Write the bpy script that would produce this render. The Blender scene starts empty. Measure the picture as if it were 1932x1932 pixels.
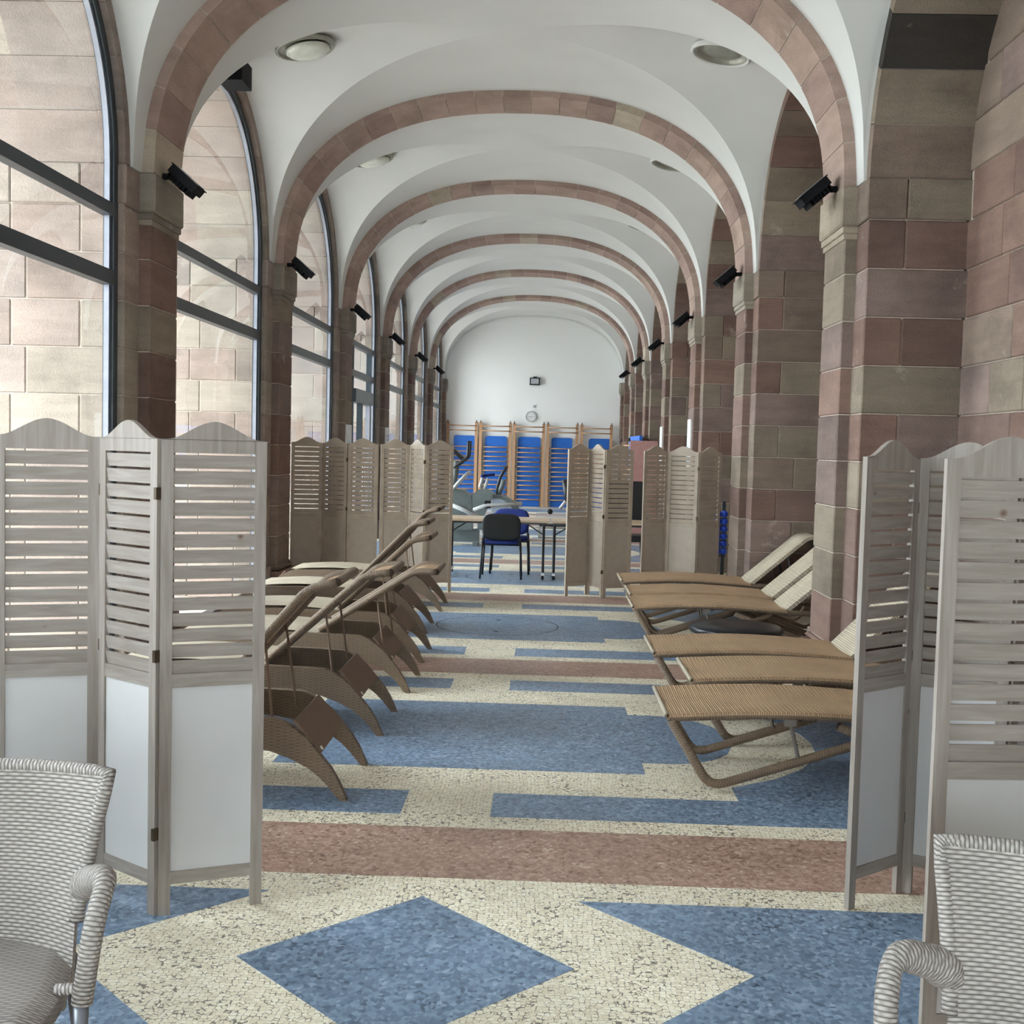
import bpy, math, random
from mathutils import Vector, Matrix
random.seed(7)
PI = math.pi
sc = bpy.context.scene
# ------------------------------------------------------------------ camera
F, YAW, PITCH, ROLL, CX, CH = 2157.05, .0282, .0563, .0255, .0492, 1.6
cy_, sy_, cp_, sp_ = math.cos(YAW), math.sin(YAW), math.cos(PITCH), math.sin(PITCH)
fwd = Vector((-sy_*cp_, cy_*cp_, -sp_)); rgt = Vector((cy_, sy_, 0)); upv = rgt.cross(fwd)
r2 = rgt*math.cos(ROLL) + upv*math.sin(ROLL); u2 = upv*math.cos(ROLL) - rgt*math.sin(ROLL)
cd = bpy.data.cameras.new('camera'); cam = bpy.data.objects.new('camera', cd); sc.collection.objects.link(cam)
cam.matrix_world = Matrix(((r2.x, u2.x, -fwd.x, CX), (r2.y, u2.y, -fwd.y, 0), (r2.z, u2.z, -fwd.z, CH), (0, 0, 0, 1)))
cd.sensor_width = 36; cd.lens = F/1932*36; cd.clip_start = .02; cd.clip_end = 400
sc.camera = cam
# ------------------------------------------------------------------ sky, sun, exposure
w = bpy.data.worlds.new('sky'); sc.world = w; w.use_nodes = True
bg = w.node_tree.nodes['Background']; bg.inputs[0].default_value = (.86, .94, 1, 1); bg.inputs[1].default_value = 3.0
sun = bpy.data.lights.new('sun', 'SUN'); sun.energy = 2.0; sun.angle = math.radians(25); sun.color = (1, .97, .93)
so = bpy.data.objects.new('sun', sun); sc.collection.objects.link(so)
so.rotation_euler = Vector((.42, .75, -.9)).to_track_quat('-Z', 'Y').to_euler()
sc.view_settings.view_transform = 'Standard'; sc.view_settings.look = 'None'
sc.view_settings.exposure = 2.28; sc.view_settings.gamma = 1.0; sc.view_settings.use_curve_mapping = False
cyc = sc.cycles
cyc.max_bounces = 9; cyc.diffuse_bounces = 6; cyc.glossy_bounces = 4; cyc.transparent_max_bounces = 12
cyc.use_denoising = True; cyc.sample_clamp_indirect = 6
# ------------------------------------------------------------------ measures of the gallery
XC = -.3385
BAY = 3.858
def YP(i): return 7.858 + BAY*(i-1)          # near face of respond i
TR = .6227
D_BLOCK, D_SHAFT, D_BODY, D_BACK, D_OUT = 2.331, 2.371, 2.45, 3.098, 3.86
Z_IMP0, Z_IMP = 3.147, 3.416
AN = 2.35; A_IN, B_IN = 2.346, 1.715; A_V, B_V = 2.425, 1.779
R_L = 1.378
Y_BACK, Y_END = -3.6, 31.35
# ------------------------------------------------------------------ materials
M = {}
def nt(name, rough=.6, spec=.5, metal=0.):
    m = bpy.data.materials.new(name); m.use_nodes = True; n = m.node_tree.nodes; l = m.node_tree.links
    b = n['Principled BSDF']; b.inputs['Roughness'].default_value = rough; b.inputs['Metallic'].default_value = metal
    b.inputs['Specular IOR Level'].default_value = spec
    M[name] = m; return m, n, l, b
def node(n, t, **k):
    x = n.new(t)
    for a, v in k.items():
        if a.startswith('i_'):
            key = a[2:]; key = int(key) if key.isdigit() else key.replace('_', ' ')
            x.inputs[key].default_value = v
        else: setattr(x, a, v)
    return x
def ramp(n, stops, interp='LINEAR'):
    r = n.new('ShaderNodeValToRGB'); r.color_ramp.interpolation = interp; e = r.color_ramp.elements
    while len(e) < len(stops): e.new(.5)
    for i, (p, c) in enumerate(stops):
        e[i].position = p; e[i].color = (c, c, c, 1) if isinstance(c, (int, float)) else (*c, 1)
    return r
def mixc(n, l, a, b, fac, mode='MIX'):
    x = n.new('ShaderNodeMix'); x.data_type = 'RGBA'; x.blend_type = mode
    for s, v in ((0, fac), (6, a), (7, b)):
        if hasattr(v, 'links'): l.new(v, x.inputs[s])
        elif isinstance(v, (int, float)): x.inputs[s].default_value = v
        else: x.inputs[s].default_value = (*v, 1)
    return x.outputs[2]
def bump(n, l, h, b, st=.3, dist=.01):
    x = n.new('ShaderNodeBump'); x.inputs['Strength'].default_value = st; x.inputs['Distance'].default_value = dist
    l.new(h, x.inputs['Height']); l.new(x.outputs[0], b.inputs['Normal'])
def plain(name, col, rough=.6, metal=0., spec=.5, var=.08, scale=14):
    m, n, l, b = nt(name, rough, spec, metal)
    g = n.new('ShaderNodeNewGeometry'); t = node(n, 'ShaderNodeTexNoise', i_Scale=float(scale), i_Detail=4.)
    l.new(g.outputs['Position'], t.inputs['Vector'])
    r = ramp(n, [(.3, tuple(c*(1-var) for c in col)), (.7, tuple(min(1, c*(1+var)) for c in col))])
    l.new(t.outputs[0], r.inputs[0]); l.new(r.outputs[0], b.inputs['Base Color']); return m
# sandstone: object colour with bedding, blotches and lime bloom
m, n, l, b = nt('sandstone', .88, .25)
oi = n.new('ShaderNodeObjectInfo'); g = n.new('ShaderNodeNewGeometry')
va = node(n, 'ShaderNodeVectorMath', operation='ADD'); sc3 = node(n, 'ShaderNodeVectorMath', operation='SCALE')
cx = n.new('ShaderNodeCombineXYZ'); l.new(oi.outputs['Random'], cx.inputs[0]); l.new(oi.outputs['Random'], cx.inputs[2])
l.new(cx.outputs[0], sc3.inputs[0]); sc3.inputs['Scale'].default_value = 13.
l.new(g.outputs['Position'], va.inputs[0]); l.new(sc3.outputs[0], va.inputs[1])
mp = node(n, 'ShaderNodeMapping'); mp.inputs['Scale'].default_value = (1.2, 1.2, 7.)
l.new(va.outputs[0], mp.inputs[0])
t1 = node(n, 'ShaderNodeTexNoise', i_Scale=1.6, i_Detail=6., i_Roughness=.6); l.new(mp.outputs[0], t1.inputs['Vector'])
t2 = node(n, 'ShaderNodeTexNoise', i_Scale=1.3, i_Detail=5., i_Roughness=.65); l.new(va.outputs[0], t2.inputs['Vector'])
t3 = node(n, 'ShaderNodeTexNoise', i_Scale=90., i_Detail=3.); l.new(va.outputs[0], t3.inputs['Vector'])
k1 = ramp(n, [(.3, .84), (.7, 1.12)]); l.new(t1.outputs[0], k1.inputs[0])
k2 = ramp(n, [(.32, .72), (.5, 1.), (.72, 1.1)]); l.new(t2.outputs[0], k2.inputs[0])
k3 = ramp(n, [(.3, .9), (.7, 1.08)]); l.new(t3.outputs[0], k3.inputs[0])
c1 = mixc(n, l, oi.outputs['Color'], k1.outputs[0], 1., 'MULTIPLY'); c1 = mixc(n, l, c1, k2.outputs[0], 1., 'MULTIPLY')
c1 = mixc(n, l, c1, k3.outputs[0], 1., 'MULTIPLY')
t4 = node(n, 'ShaderNodeTexNoise', i_Scale=2.4, i_Detail=7., i_Roughness=.7); l.new(va.outputs[0], t4.inputs['Vector'])
k4 = ramp(n, [(.62, 0.), (.78, .55)]); l.new(t4.outputs[0], k4.inputs[0])
c1 = mixc(n, l, c1, (.62, .58, .50), k4.outputs[0]); l.new(c1, b.inputs['Base Color'])
ad = node(n, 'ShaderNodeMath', operation='ADD'); l.new(t3.outputs[0], ad.inputs[0]); l.new(t1.outputs[0], ad.inputs[1])
bump(n, l, ad.outputs[0], b, .35, .012)
plain('mortar', (.47, .41, .345), .95, var=.15, scale=20)
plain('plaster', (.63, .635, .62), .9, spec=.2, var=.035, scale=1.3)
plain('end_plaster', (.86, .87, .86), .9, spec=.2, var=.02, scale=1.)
# cream mosaic
m, n, l, b = nt('cream_mosaic', .46, .32)
g = n.new('ShaderNodeNewGeometry')
wn = node(n, 'ShaderNodeTexNoise', i_Scale=2.2, i_Detail=1.); l.new(g.outputs['Position'], wn.inputs['Vector'])
mw = mixc(n, l, g.outputs['Position'], wn.outputs['Color'], .06)
v = node(n, 'ShaderNodeTexVoronoi', feature='DISTANCE_TO_EDGE', i_Scale=62., i_Randomness=.62); l.new(mw, v.inputs['Vector'])
v2 = node(n, 'ShaderNodeTexVoronoi', i_Scale=62., i_Randomness=.62); l.new(mw, v2.inputs['Vector'])
jn = node(n, 'ShaderNodeTexNoise', i_Scale=45., i_Detail=2.); l.new(g.outputs['Position'], jn.inputs['Vector'])
jr = ramp(n, [(.44, .012), (.70, .11)]); l.new(jn.outputs[0], jr.inputs[0])
lt = node(n, 'ShaderNodeMath', operation='LESS_THAN'); l.new(v.outputs['Distance'], lt.inputs[0]); l.new(jr.outputs[0], lt.inputs[1])
sx = n.new('ShaderNodeSeparateColor'); l.new(v2.outputs['Color'], sx.inputs[0])
cr = ramp(n, [(0., (.78, .70, .53)), (.5, (.88, .81, .64)), (1., (.93, .88, .73))]); l.new(sx.outputs[0], cr.inputs[0])
big = node(n, 'ShaderNodeTexNoise', i_Scale=1.7, i_Detail=3.); l.new(g.outputs['Position'], big.inputs['Vector'])
br = ramp(n, [(.3, .86), (.7, 1.06)]); l.new(big.outputs[0], br.inputs[0])
cc = mixc(n, l, cr.outputs[0], br.outputs[0], 1., 'MULTIPLY')
cc = mixc(n, l, cc, (.20, .18, .145), lt.outputs[0]); l.new(cc, b.inputs['Base Color'])
iv = node(n, 'ShaderNodeMath', operation='SUBTRACT'); iv.inputs[0].default_value = 1.; l.new(lt.outputs[0], iv.inputs[1])
bump(n, l, iv.outputs[0], b, .25, .002)
def speck(name, cols, sc_=70.):
    m, n, l, b = nt(name, .36, .5)
    g = n.new('ShaderNodeNewGeometry')
    mp = node(n, 'ShaderNodeMapping'); mp.inputs['Scale'].default_value = (1., .85, 1); l.new(g.outputs['Position'], mp.inputs[0])
    v = node(n, 'ShaderNodeTexVoronoi', i_Scale=sc_, i_Randomness=1.); l.new(mp.outputs[0], v.inputs['Vector'])
    s = n.new('ShaderNodeSeparateColor'); l.new(v.outputs['Color'], s.inputs[0])
    t = node(n, 'ShaderNodeTexNoise', i_Scale=14., i_Detail=3.); l.new(g.outputs['Position'], t.inputs['Vector'])
    mx = node(n, 'ShaderNodeMath', operation='MULTIPLY_ADD'); l.new(s.outputs[0], mx.inputs[0]); mx.inputs[1].default_value = .62
    hf = node(n, 'ShaderNodeMath', operation='MULTIPLY'); l.new(t.outputs[0], hf.inputs[0]); hf.inputs[1].default_value = .38
    l.new(hf.outputs[0], mx.inputs[2])
    r = ramp(n, cols); l.new(mx.outputs[0], r.inputs[0])
    big = node(n, 'ShaderNodeTexNoise', i_Scale=2.1, i_Detail=3.); l.new(g.outputs['Position'], big.inputs['Vector'])
    br = ramp(n, [(.3, .85), (.7, 1.12)]); l.new(big.outputs[0], br.inputs[0])
    l.new(mixc(n, l, r.outputs[0], br.outputs[0], 1., 'MULTIPLY'), b.inputs['Base Color'])
speck('blue_mosaic', [(.12, (.055, .085, .125)), (.26, (.12, .18, .27)), (.5, (.175, .255, .37)), (.74, (.24, .335, .46)), (.86, (.36, .45, .58))])
speck('red_mosaic', [(.12, (.14, .075, .055)), (.24, (.32, .195, .15)), (.5, (.40, .255, .20)), (.76, (.48, .33, .27)), (.86, (.62, .50, .42))])
plain('hatch_line', (.03, .03, .035), .6)
# whitewashed pine
def pine(name, base, knot, rough=.55):
    m, n, l, b = nt(name, rough, .35)
    tc = n.new('ShaderNodeTexCoord'); oi = n.new('ShaderNodeObjectInfo')
    va = node(n, 'ShaderNodeVectorMath', operation='ADD'); cx = n.new('ShaderNodeCombineXYZ')
    for i in range(3): l.new(oi.outputs['Random'], cx.inputs[i])
    s3 = node(n, 'ShaderNodeVectorMath', operation='SCALE'); s3.inputs['Scale'].default_value = 9.; l.new(cx.outputs[0], s3.inputs[0])
    l.new(tc.outputs['Object'], va.inputs[0]); l.new(s3.outputs[0], va.inputs[1])
    return m, n, l, b, va
for nm, rot in (('pine', (2.5, 2.5, 26.)), ('pine_upright', (26., 26., 1.6))):
    m, n, l, b, va = pine(nm, None, None)
    mp = node(n, 'ShaderNodeMapping'); mp.inputs['Scale'].default_value = rot; l.new(va.outputs[0], mp.inputs[0])
    t = node(n, 'ShaderNodeTexNoise', i_Scale=2.2, i_Detail=5., i_Distortion=.6); l.new(mp.outputs[0], t.inputs['Vector'])
    r = ramp(n, [(.25, (.25, .213, .185)), (.55, (.325, .285, .255)), (.8, (.40, .36, .33))]); l.new(t.outputs[0], r.inputs[0])
    v = node(n, 'ShaderNodeTexVoronoi', i_Scale=5.5, i_Randomness=1.); l.new(va.outputs[0], v.inputs['Vector'])
    kr = ramp(n, [(.02, 1.), (.075, .0)]); l.new(v.outputs['Distance'], kr.inputs[0])
    l.new(mixc(n, l, r.outputs[0], (.16, .10, .07), kr.outputs[0]), b.inputs['Base Color'])
    bump(n, l, t.outputs[0], b, .12, .003)
plain('pine_far', (.39, .325, .26), .55, var=.12, scale=9)
plain('board_far', (.40, .34, .28), .55, var=.05)
plain('bracket_metal', (.20, .18, .16), .4, .5)
plain('screen_board', (.60, .59, .59), .5, var=.05, scale=3)
plain('hinge_metal', (.10, .075, .05), .45, .7)
# wicker: weave from UV in metres
def wicker(name, c0, c1, cgap, bw, rh, rough=.5, st=.8):
    m, n, l, b = nt(name, rough, .45)
    uv = n.new('ShaderNodeUVMap'); sp = n.new('ShaderNodeSeparateXYZ'); l.new(uv.outputs[0], sp.inputs[0])
    def mt(op, a, b_=None, c_=None):
        x = node(n, 'ShaderNodeMath', operation=op)
        for i, v in enumerate((a, b_, c_)):
            if v is None: continue
            if hasattr(v, 'links'): l.new(v, x.inputs[i])
            else: x.inputs[i].default_value = v
        return x.outputs[0]
    rv = mt('DIVIDE', sp.outputs[1], rh); row = mt('FLOOR', rv); par = mt('MULTIPLY', mt('MODULO', mt('ABSOLUTE', row), 2.), PI)
    hu = mt('COSINE', mt('ADD', mt('MULTIPLY', sp.outputs[0], PI/bw), par))
    hu = mt('MULTIPLY_ADD', hu, .5, .5)
    hv = mt('POWER', mt('ABSOLUTE', mt('SINE', mt('MULTIPLY', rv, PI))), .6)
    h = mt('MULTIPLY', hv, mt('MULTIPLY_ADD', mt('POWER', hu, .7), .55, .45))
    r = ramp(n, [(.08, cgap), (.42, c0), (.95, c1)]); l.new(h, r.inputs[0])
    g = n.new('ShaderNodeNewGeometry'); t = node(n, 'ShaderNodeTexNoise', i_Scale=5., i_Detail=3.); l.new(g.outputs['Position'], t.inputs['Vector'])
    k = ramp(n, [(.3, .88), (.7, 1.1)]); l.new(t.outputs[0], k.inputs[0])
    l.new(mixc(n, l, r.outputs[0], k.outputs[0], 1., 'MULTIPLY'), b.inputs['Base Color'])
    bump(n, l, h, b, st, rh*.4)
wicker('wicker_grey', (.30, .27, .25), (.50, .465, .44), (.12, .105, .095), .016, .0088)
wicker('wicker_brown', (.16, .108, .07), (.235, .165, .11), (.045, .028, .018), .03, .0075)
wicker('wicker_tan', (.42, .27, .155), (.53, .36, .22), (.17, .105, .06), .60, .0105)
wicker('wicker_pale', (.50, .435, .33), (.60, .53, .42), (.20, .16, .11), .60, .0105)
wicker('wicker_frame', (.17, .115, .075), (.26, .185, .125), (.05, .03, .02), .02, .007)
plain('end_board', (.17, .105, .068), .55, var=.06)
plain('steel', (.45, .45, .46), .3, .9)
plain('aluminium', (.25, .26, .30), .4, .5)
plain('white_tag', (.75, .75, .7), .5)
plain('window_metal', (.035, .05, .062), .35, .3)
plain('lamp_black', (.003, .0035, .005), .7, spec=.2)
plain('lamp_glass', (.25, .26, .26), .15)
plain('fitting_ring', (.34, .34, .29), .35, .5)
plain('glass_bowl', (.62, .64, .56), .12)
plain('table_beech', (.58, .43, .29), .35)
plain('black_metal', (.012, .012, .016), .35)
plain('black_plastic', (.012, .013, .016), .42)
plain('blue_fabric', (.012, .03, .20), .8)
plain('mat_blue', (.012, .13, .52), .55)
plain('bar_wood', (.46, .27, .15), .5)
plain('light_wood', (.60, .44, .30), .5)
plain('machine_white', (.58, .60, .60), .3)
plain('machine_grey', (.16, .19, .19), .4)
plain('machine_blue', (.40, .46, .56), .3)
plain('pink_board', (.50, .27, .25), .6)
plain('ball_blue', (.015, .08, .62), .4)
plain('poster_white', (.75, .76, .76), .5)
plain('poster_blue', (.25, .50, .66), .5)
plain('poster_grey', (.42, .44, .48), .5)
plain('roof', (.3, .3, .3), .9)
plain('terrace', (.42, .40, .37), .9, var=.15, scale=4)
plain('steel_dark', (.06, .065, .07), .4, .6)
plain('bowl_black', (.006, .009, .014), .3, spec=.35)
m = bpy.data.materials.new('glass'); m.use_nodes = True; n = m.node_tree.nodes; l = m.node_tree.links; n.clear()
o = n.new('ShaderNodeOutputMaterial'); tr = n.new('ShaderNodeBsdfTransparent'); gl = n.new('ShaderNodeBsdfGlossy'); mx = n.new('ShaderNodeMixShader')
tr.inputs[0].default_value = (.93, .96, .95, 1); gl.inputs['Roughness'].default_value = .0
lw = n.new('ShaderNodeLayerWeight'); lw.inputs[0].default_value = .5
pw = node(n, 'ShaderNodeMath', operation='POWER'); pw.inputs[1].default_value = 4.2; l.new(lw.outputs['Facing'], pw.inputs[0])
ma = node(n, 'ShaderNodeMath', operation='MULTIPLY_ADD'); ma.inputs[1].default_value = .90; ma.inputs[2].default_value = .08; l.new(pw.outputs[0], ma.inputs[0])
l.new(ma.outputs[0], mx.inputs[0]); l.new(tr.outputs[0], mx.inputs[1]); l.new(gl.outputs[0], mx.inputs[2]); l.new(mx.outputs[0], o.inputs[0])
M['glass'] = m
# ------------------------------------------------------------------ mesh helpers
C = sc.collection.objects
class MB:
    def __init__(s): s.v = []; s.f = []; s.uv = []; s.sm = False
    def quadgrid(s, fn, nu, nv, su=1., sv=1., closeu=False):
        o = len(s.v)
        for j in range(nv+1):
            for i in range(nu+1):
                s.v.append(tuple(fn(i/nu, j/nv)))
        for j in range(nv):
            for i in range(nu):
                a = o+j*(nu+1)+i
                s.f.append((a, a+1, a+nu+2, a+nu+1))
                s.uv.append(((i/nu*su, j/nv*sv), ((i+1)/nu*su, j/nv*sv), ((i+1)/nu*su, (j+1)/nv*sv), (i/nu*su, (j+1)/nv*sv)))
        return s
    def face(s, pts, uv=None):
        o = len(s.v); s.v += [tuple(p) for p in pts]; s.f.append(tuple(range(o, o+len(pts))))
        s.uv.append(uv or tuple((p[0]+p[1], p[2]) for p in pts)); return s
    def box(s, x0, x1, y0, y1, z0, z1, mat=None):
        P = [(x, y, z) for z in (z0, z1) for y in (y0, y1) for x in (x0, x1)]
        if mat is not None: P = [tuple(mat @ Vector(p)) for p in P]
        o = len(s.v); s.v += P
        for q in ((0, 2, 3, 1), (4, 5, 7, 6), (0, 1, 5, 4), (2, 6, 7, 3), (0, 4, 6, 2), (1, 3, 7, 5)):
            s.f.append(tuple(o+k for k in q))
            ax = [max(P[k][a] for k in q)-min(P[k][a] for k in q) for a in range(3)]; d = ax.index(min(ax)); aa = [a for a in range(3) if a != d]
            s.uv.append(tuple((P[k][aa[0]], P[k][aa[1]]) for k in q))
        return s
    def prism(s, prof, y0, y1):      # profile in (x,z), convex or not: caps as ngons
        n = len(prof); o = len(s.v)
        s.v += [(x, y0, z) for x, z in prof]+[(x, y1, z) for x, z in prof]
        s.f.append(tuple(range(o, o+n))); s.uv.append(tuple((x, z) for x, z in prof))
        s.f.append(tuple(range(o+2*n-1, o+n-1, -1))); s.uv.append(tuple((x, z) for x, z in reversed(prof)))
        d = 0
        for i in range(n):
            j = (i+1) % n; L = math.dist(prof[i], prof[j])
            s.f.append((o+i, o+n+i, o+n+j, o+j)); s.uv.append(((y0, d), (y1, d), (y1, d+L), (y0, d+L))); d += L
        return s
    def tube(s, pts, r, seg=8, cap=True, us=1.):
        pts = [Vector(p) for p in pts]; n = len(pts)
        rr = r if isinstance(r, (list, tuple)) else [r]*n
        o = len(s.v); L = 0; Ls = [0]
        for i in range(1, n): L += (pts[i]-pts[i-1]).length; Ls.append(L)
        ref = None
        for i, p in enumerate(pts):
            t = ((pts[min(i+1, n-1)]-pts[i]).normalized()+(pts[i]-pts[max(i-1, 0)]).normalized()).normalized()
            if ref is None: ref = Vector((0, 0, 1)) if abs(t.z) < .9 else Vector((0, 1, 0))
            a = ref - t*ref.dot(t)
            if a.length < 1e-3: a = Vector((1, 0, 0))-t*t.x
            a.normalize(); ref = a; bb = t.cross(a)
            for k in range(seg):
                an = 2*PI*k/seg; s.v.append(tuple(p+(a*math.cos(an)+bb*math.sin(an))*rr[i]))
        for i in range(n-1):
            for k in range(seg):
                k2 = (k+1) % seg; c = 2*PI*rr[i]/seg
                s.f.append((o+i*seg+k, o+i*seg+k2, o+(i+1)*seg+k2, o+(i+1)*seg+k))
                s.uv.append(((k*c, Ls[i]), ((k+1)*c, Ls[i]), ((k+1)*c, Ls[i+1]), (k*c, Ls[i+1])))
        if cap:
            s.f.append(tuple(o+k for k in range(seg-1, -1, -1))); s.uv.append(tuple((0, 0) for _ in range(seg)))
            s.f.append(tuple(o+(n-1)*seg+k for k in range(seg))); s.uv.append(tuple((0, 0) for _ in range(seg)))
        return s
    def lathe(s, prof, seg=24, c=(0, 0, 0)):
        o = len(s.v); n = len(prof)
        for r, z in prof:
            for k in range(seg): s.v.append((c[0]+r*math.cos(2*PI*k/seg), c[1]+r*math.sin(2*PI*k/seg), c[2]+z))
        for i in range(n-1):
            for k in range(seg):
                k2 = (k+1) % seg
                s.f.append((o+i*seg+k, o+i*seg+k2, o+(i+1)*seg+k2, o+(i+1)*seg+k)); s.uv.append(((k/seg, i/n), ((k+1)/seg, i/n), ((k+1)/seg, (i+1)/n), (k/seg, (i+1)/n)))
        return s
    def xf(s, mat, start=0):
        for i in range(start, len(s.v)): s.v[i] = tuple(mat @ Vector(s.v[i]))
        return s
    def mesh(s, name, mat, smooth=False, weld=False):
        me = bpy.data.meshes.new(name); me.from_pydata(s.v, [], s.f)
        ul = me.uv_layers.new(name='UVMap'); k = 0
        for u in s.uv:
            for q in u: ul.data[k].uv = q; k += 1
        if weld:
            import bmesh
            bm = bmesh.new(); bm.from_mesh(me); bmesh.ops.remove_doubles(bm, verts=bm.verts, dist=1e-4)
            bmesh.ops.recalc_face_normals(bm, faces=bm.faces); bm.to_mesh(me); bm.free()
        if smooth: me.polygons.foreach_set('use_smooth', [True]*len(me.polygons))
        me.materials.append(M[mat]); me.update(); return me
def link(name, me, parent=None, loc=(0, 0, 0), rotz=0, col=None):
    o = bpy.data.objects.new(name, me); C.link(o); o.location = loc
    if rotz: o.rotation_euler = (0, 0, rotz)
    if parent is not None: o.parent = parent
    if col: o.color = (*col, 1)
    return o
def ob(name, mb, mat, parent=None, loc=(0, 0, 0), smooth=False, rotz=0, weld=False):
    return link(name, mb.mesh(name, mat, smooth, weld), parent, loc, rotz)
def tag(o, label, cat, group=None):
    o['label'] = label; o['category'] = cat
    if group: o['group'] = group
    return o
def struct(o, label=None, cat=None):
    o['kind'] = 'structure'
    if label: o['label'] = label
    if cat: o['category'] = cat
    return o
def empty(name, loc=(0, 0, 0), rotz=0):
    o = bpy.data.objects.new(name, None); C.link(o); o.location = loc; o.rotation_euler = (0, 0, rotz); o.empty_display_size = .1; return o
def thing(name, label, cat, loc=(0, 0, 0), rotz=0, group=None): return tag(empty(name, loc, rotz), label, cat, group)
def copy_tree(o, parent=None):
    c = o.copy(); C.link(c)
    if parent is not None: c.parent = parent
    for ch in kids.get(o.name, ()): pass
    for ch in list(o.children): copy_tree(ch, c)
    return c
kids = {}
_cb = {}
def cbox(sx, sy, sz, c=.008, mat='sandstone'):
    key = (round(sx, 3), round(sy, 3), round(sz, 3), c, mat)
    if key in _cb: return _cb[key]
    h = (sx/2, sy/2, sz/2); V = []; idx = {}
    for k in range(8):
        sg = [1 if k >> a & 1 else -1 for a in range(3)]
        for a in range(3):
            idx[k, a] = len(V); V.append(tuple(sg[q]*(h[q] if q == a else h[q]-c) for q in range(3)))
    Fc = []
    for a in range(3):
        b1, b2 = (a+1) % 3, (a+2) % 3
        for s_ in (0, 1):
            ks = [s_ << a | p << b1 | q << b2 for p, q in ((0, 0), (1, 0), (1, 1), (0, 1))]; Fc.append([idx[k, a] for k in ks])
        for p in (0, 1):
            for q in (0, 1):
                k0 = p << b1 | q << b2; k1 = k0 | 1 << a; Fc.append([idx[k0, b1], idx[k1, b1], idx[k1, b2], idx[k0, b2]])
    for k in range(8): Fc.append([idx[k, 0], idx[k, 1], idx[k, 2]])
    out = []
    for f in Fc:
        p = [Vector(V[i]) for i in f]; nrm = (p[1]-p[0]).cross(p[2]-p[0]); cen = sum(p, Vector())/len(p)
        out.append(f if nrm.dot(cen) > 0 else f[::-1])
    me = bpy.data.meshes.new('stone'); me.from_pydata(V, [], out); me.materials.append(M[mat]); _cb[key] = me; return me
STC = [(.235, .150, .122), (.26, .170, .138), (.20, .130, .108), (.27, .22, .170), (.25, .19, .152), (.285, .235, .182), (.235, .160, .135), (.245, .180, .158)]
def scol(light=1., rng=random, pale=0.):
    c = tuple(q*.86 for q in rng.choice(STC)); c = tuple(q*(1-pale)+r_*pale for q, r_ in zip(c, (.44, .39, .345))); k = light*rng.uniform(.9, 1.1); return tuple(min(1, q*k) for q in c)  # pale mixes the overexposed daylight outside into the stone colour
def stone(parent, x0, x1, y0, y1, z0, z1, col=None, gap=.004, c=.008, name='stone'):
    if x1 < x0: x0, x1 = x1, x0
    me = cbox(x1-x0-2*gap if x1-x0 > .3 else x1-x0, y1-y0-2*gap, z1-z0-2*gap, c)
    return link(name, me, parent, ((x0+x1)/2, (y0+y1)/2, (z0+z1)/2), col=col or scol())
# ------------------------------------------------------------------ floor
fl = struct(ob('floor', MB().box(-3.25, 2.8, Y_BACK-.1, Y_END+.1, -.12, 0), 'cream_mosaic'), 'mosaic floor of cream, blue and pink stone patterns')
XM = -.345; TH = .0012
def inlay(name, polys, mat):
    mb = MB()
    for p in polys:
        mb.face([(x, y, TH) for x, y in p])
        nn = len(p)
        for i in range(nn):
            a, b_ = p[i], p[(i+1) % nn]; mb.face([(a[0], a[1], 0), (b_[0], b_[1], 0), (b_[0], b_[1], TH), (a[0], a[1], TH)])
    return ob(name, mb, mat, fl)
def mir(polys): return [[(2*XM-x, y) for x, y in reversed(p)] for p in polys]
def rect(x0, x1, y0, y1): return [(x0, y0), (x1, y0), (x1, y1), (x0, y1)]
PER = 3.845
for k in range(-2, 8):
    y0 = 4.15 + PER*k
    if y0 > Y_END: break
    if k == -1: continue
    inlay('red_band', [rect(-2.75, 2.06, y0, min(y0+.56, Y_END))], 'red_mosaic')
    if y0+3.9 > Y_END+.5: continue
    for y_a, y_b in ((y0+.72, y0+1.06), (y0+3.32, y0+3.64)):
        for mm in (0, 1):
            p = [rect(-.15, .98, y_a, y_b)]; inlay('blue_bar', mir(p) if mm else p, 'blue_mosaic')
    strips = []; N = 16
    cxl, cyl = .585, y0+2.185
    for i in range(N):
        a0 = y0+.72+(2.92)*i/N; a1 = y0+.72+2.92*(i+1)/N
        fx = lambda yy: max(.98, cxl+math.sqrt(max(0, .98**2-(yy-cyl)**2)))
        strips.append([(fx(a0), a0), (2.0, a0), (2.0, a1), (fx(a1), a1)])
    inlay('blue_border', strips, 'blue_mosaic'); inlay('blue_border', mir(strips), 'blue_mosaic')
    lob = [rect(XM, .585, y0+1.45, y0+2.92)]
    hy = lambda x: .53*(1-max(0, (x-.72)/.41)**2.)**.5 if x > .72 else .53
    for i in range(8):
        xa = .585+.54*i/8; xb = .585+.54*(i+1)/8; ha, hb = hy(min(xa, 1.125)), hy(min(xb, 1.125))
        lob.append([(xa, cyl-ha), (xb, cyl-hb), (xb, cyl+hb), (xa, cyl+ha)])
    inlay('blue_panel', lob+mir(lob), 'blue_mosaic')
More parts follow.
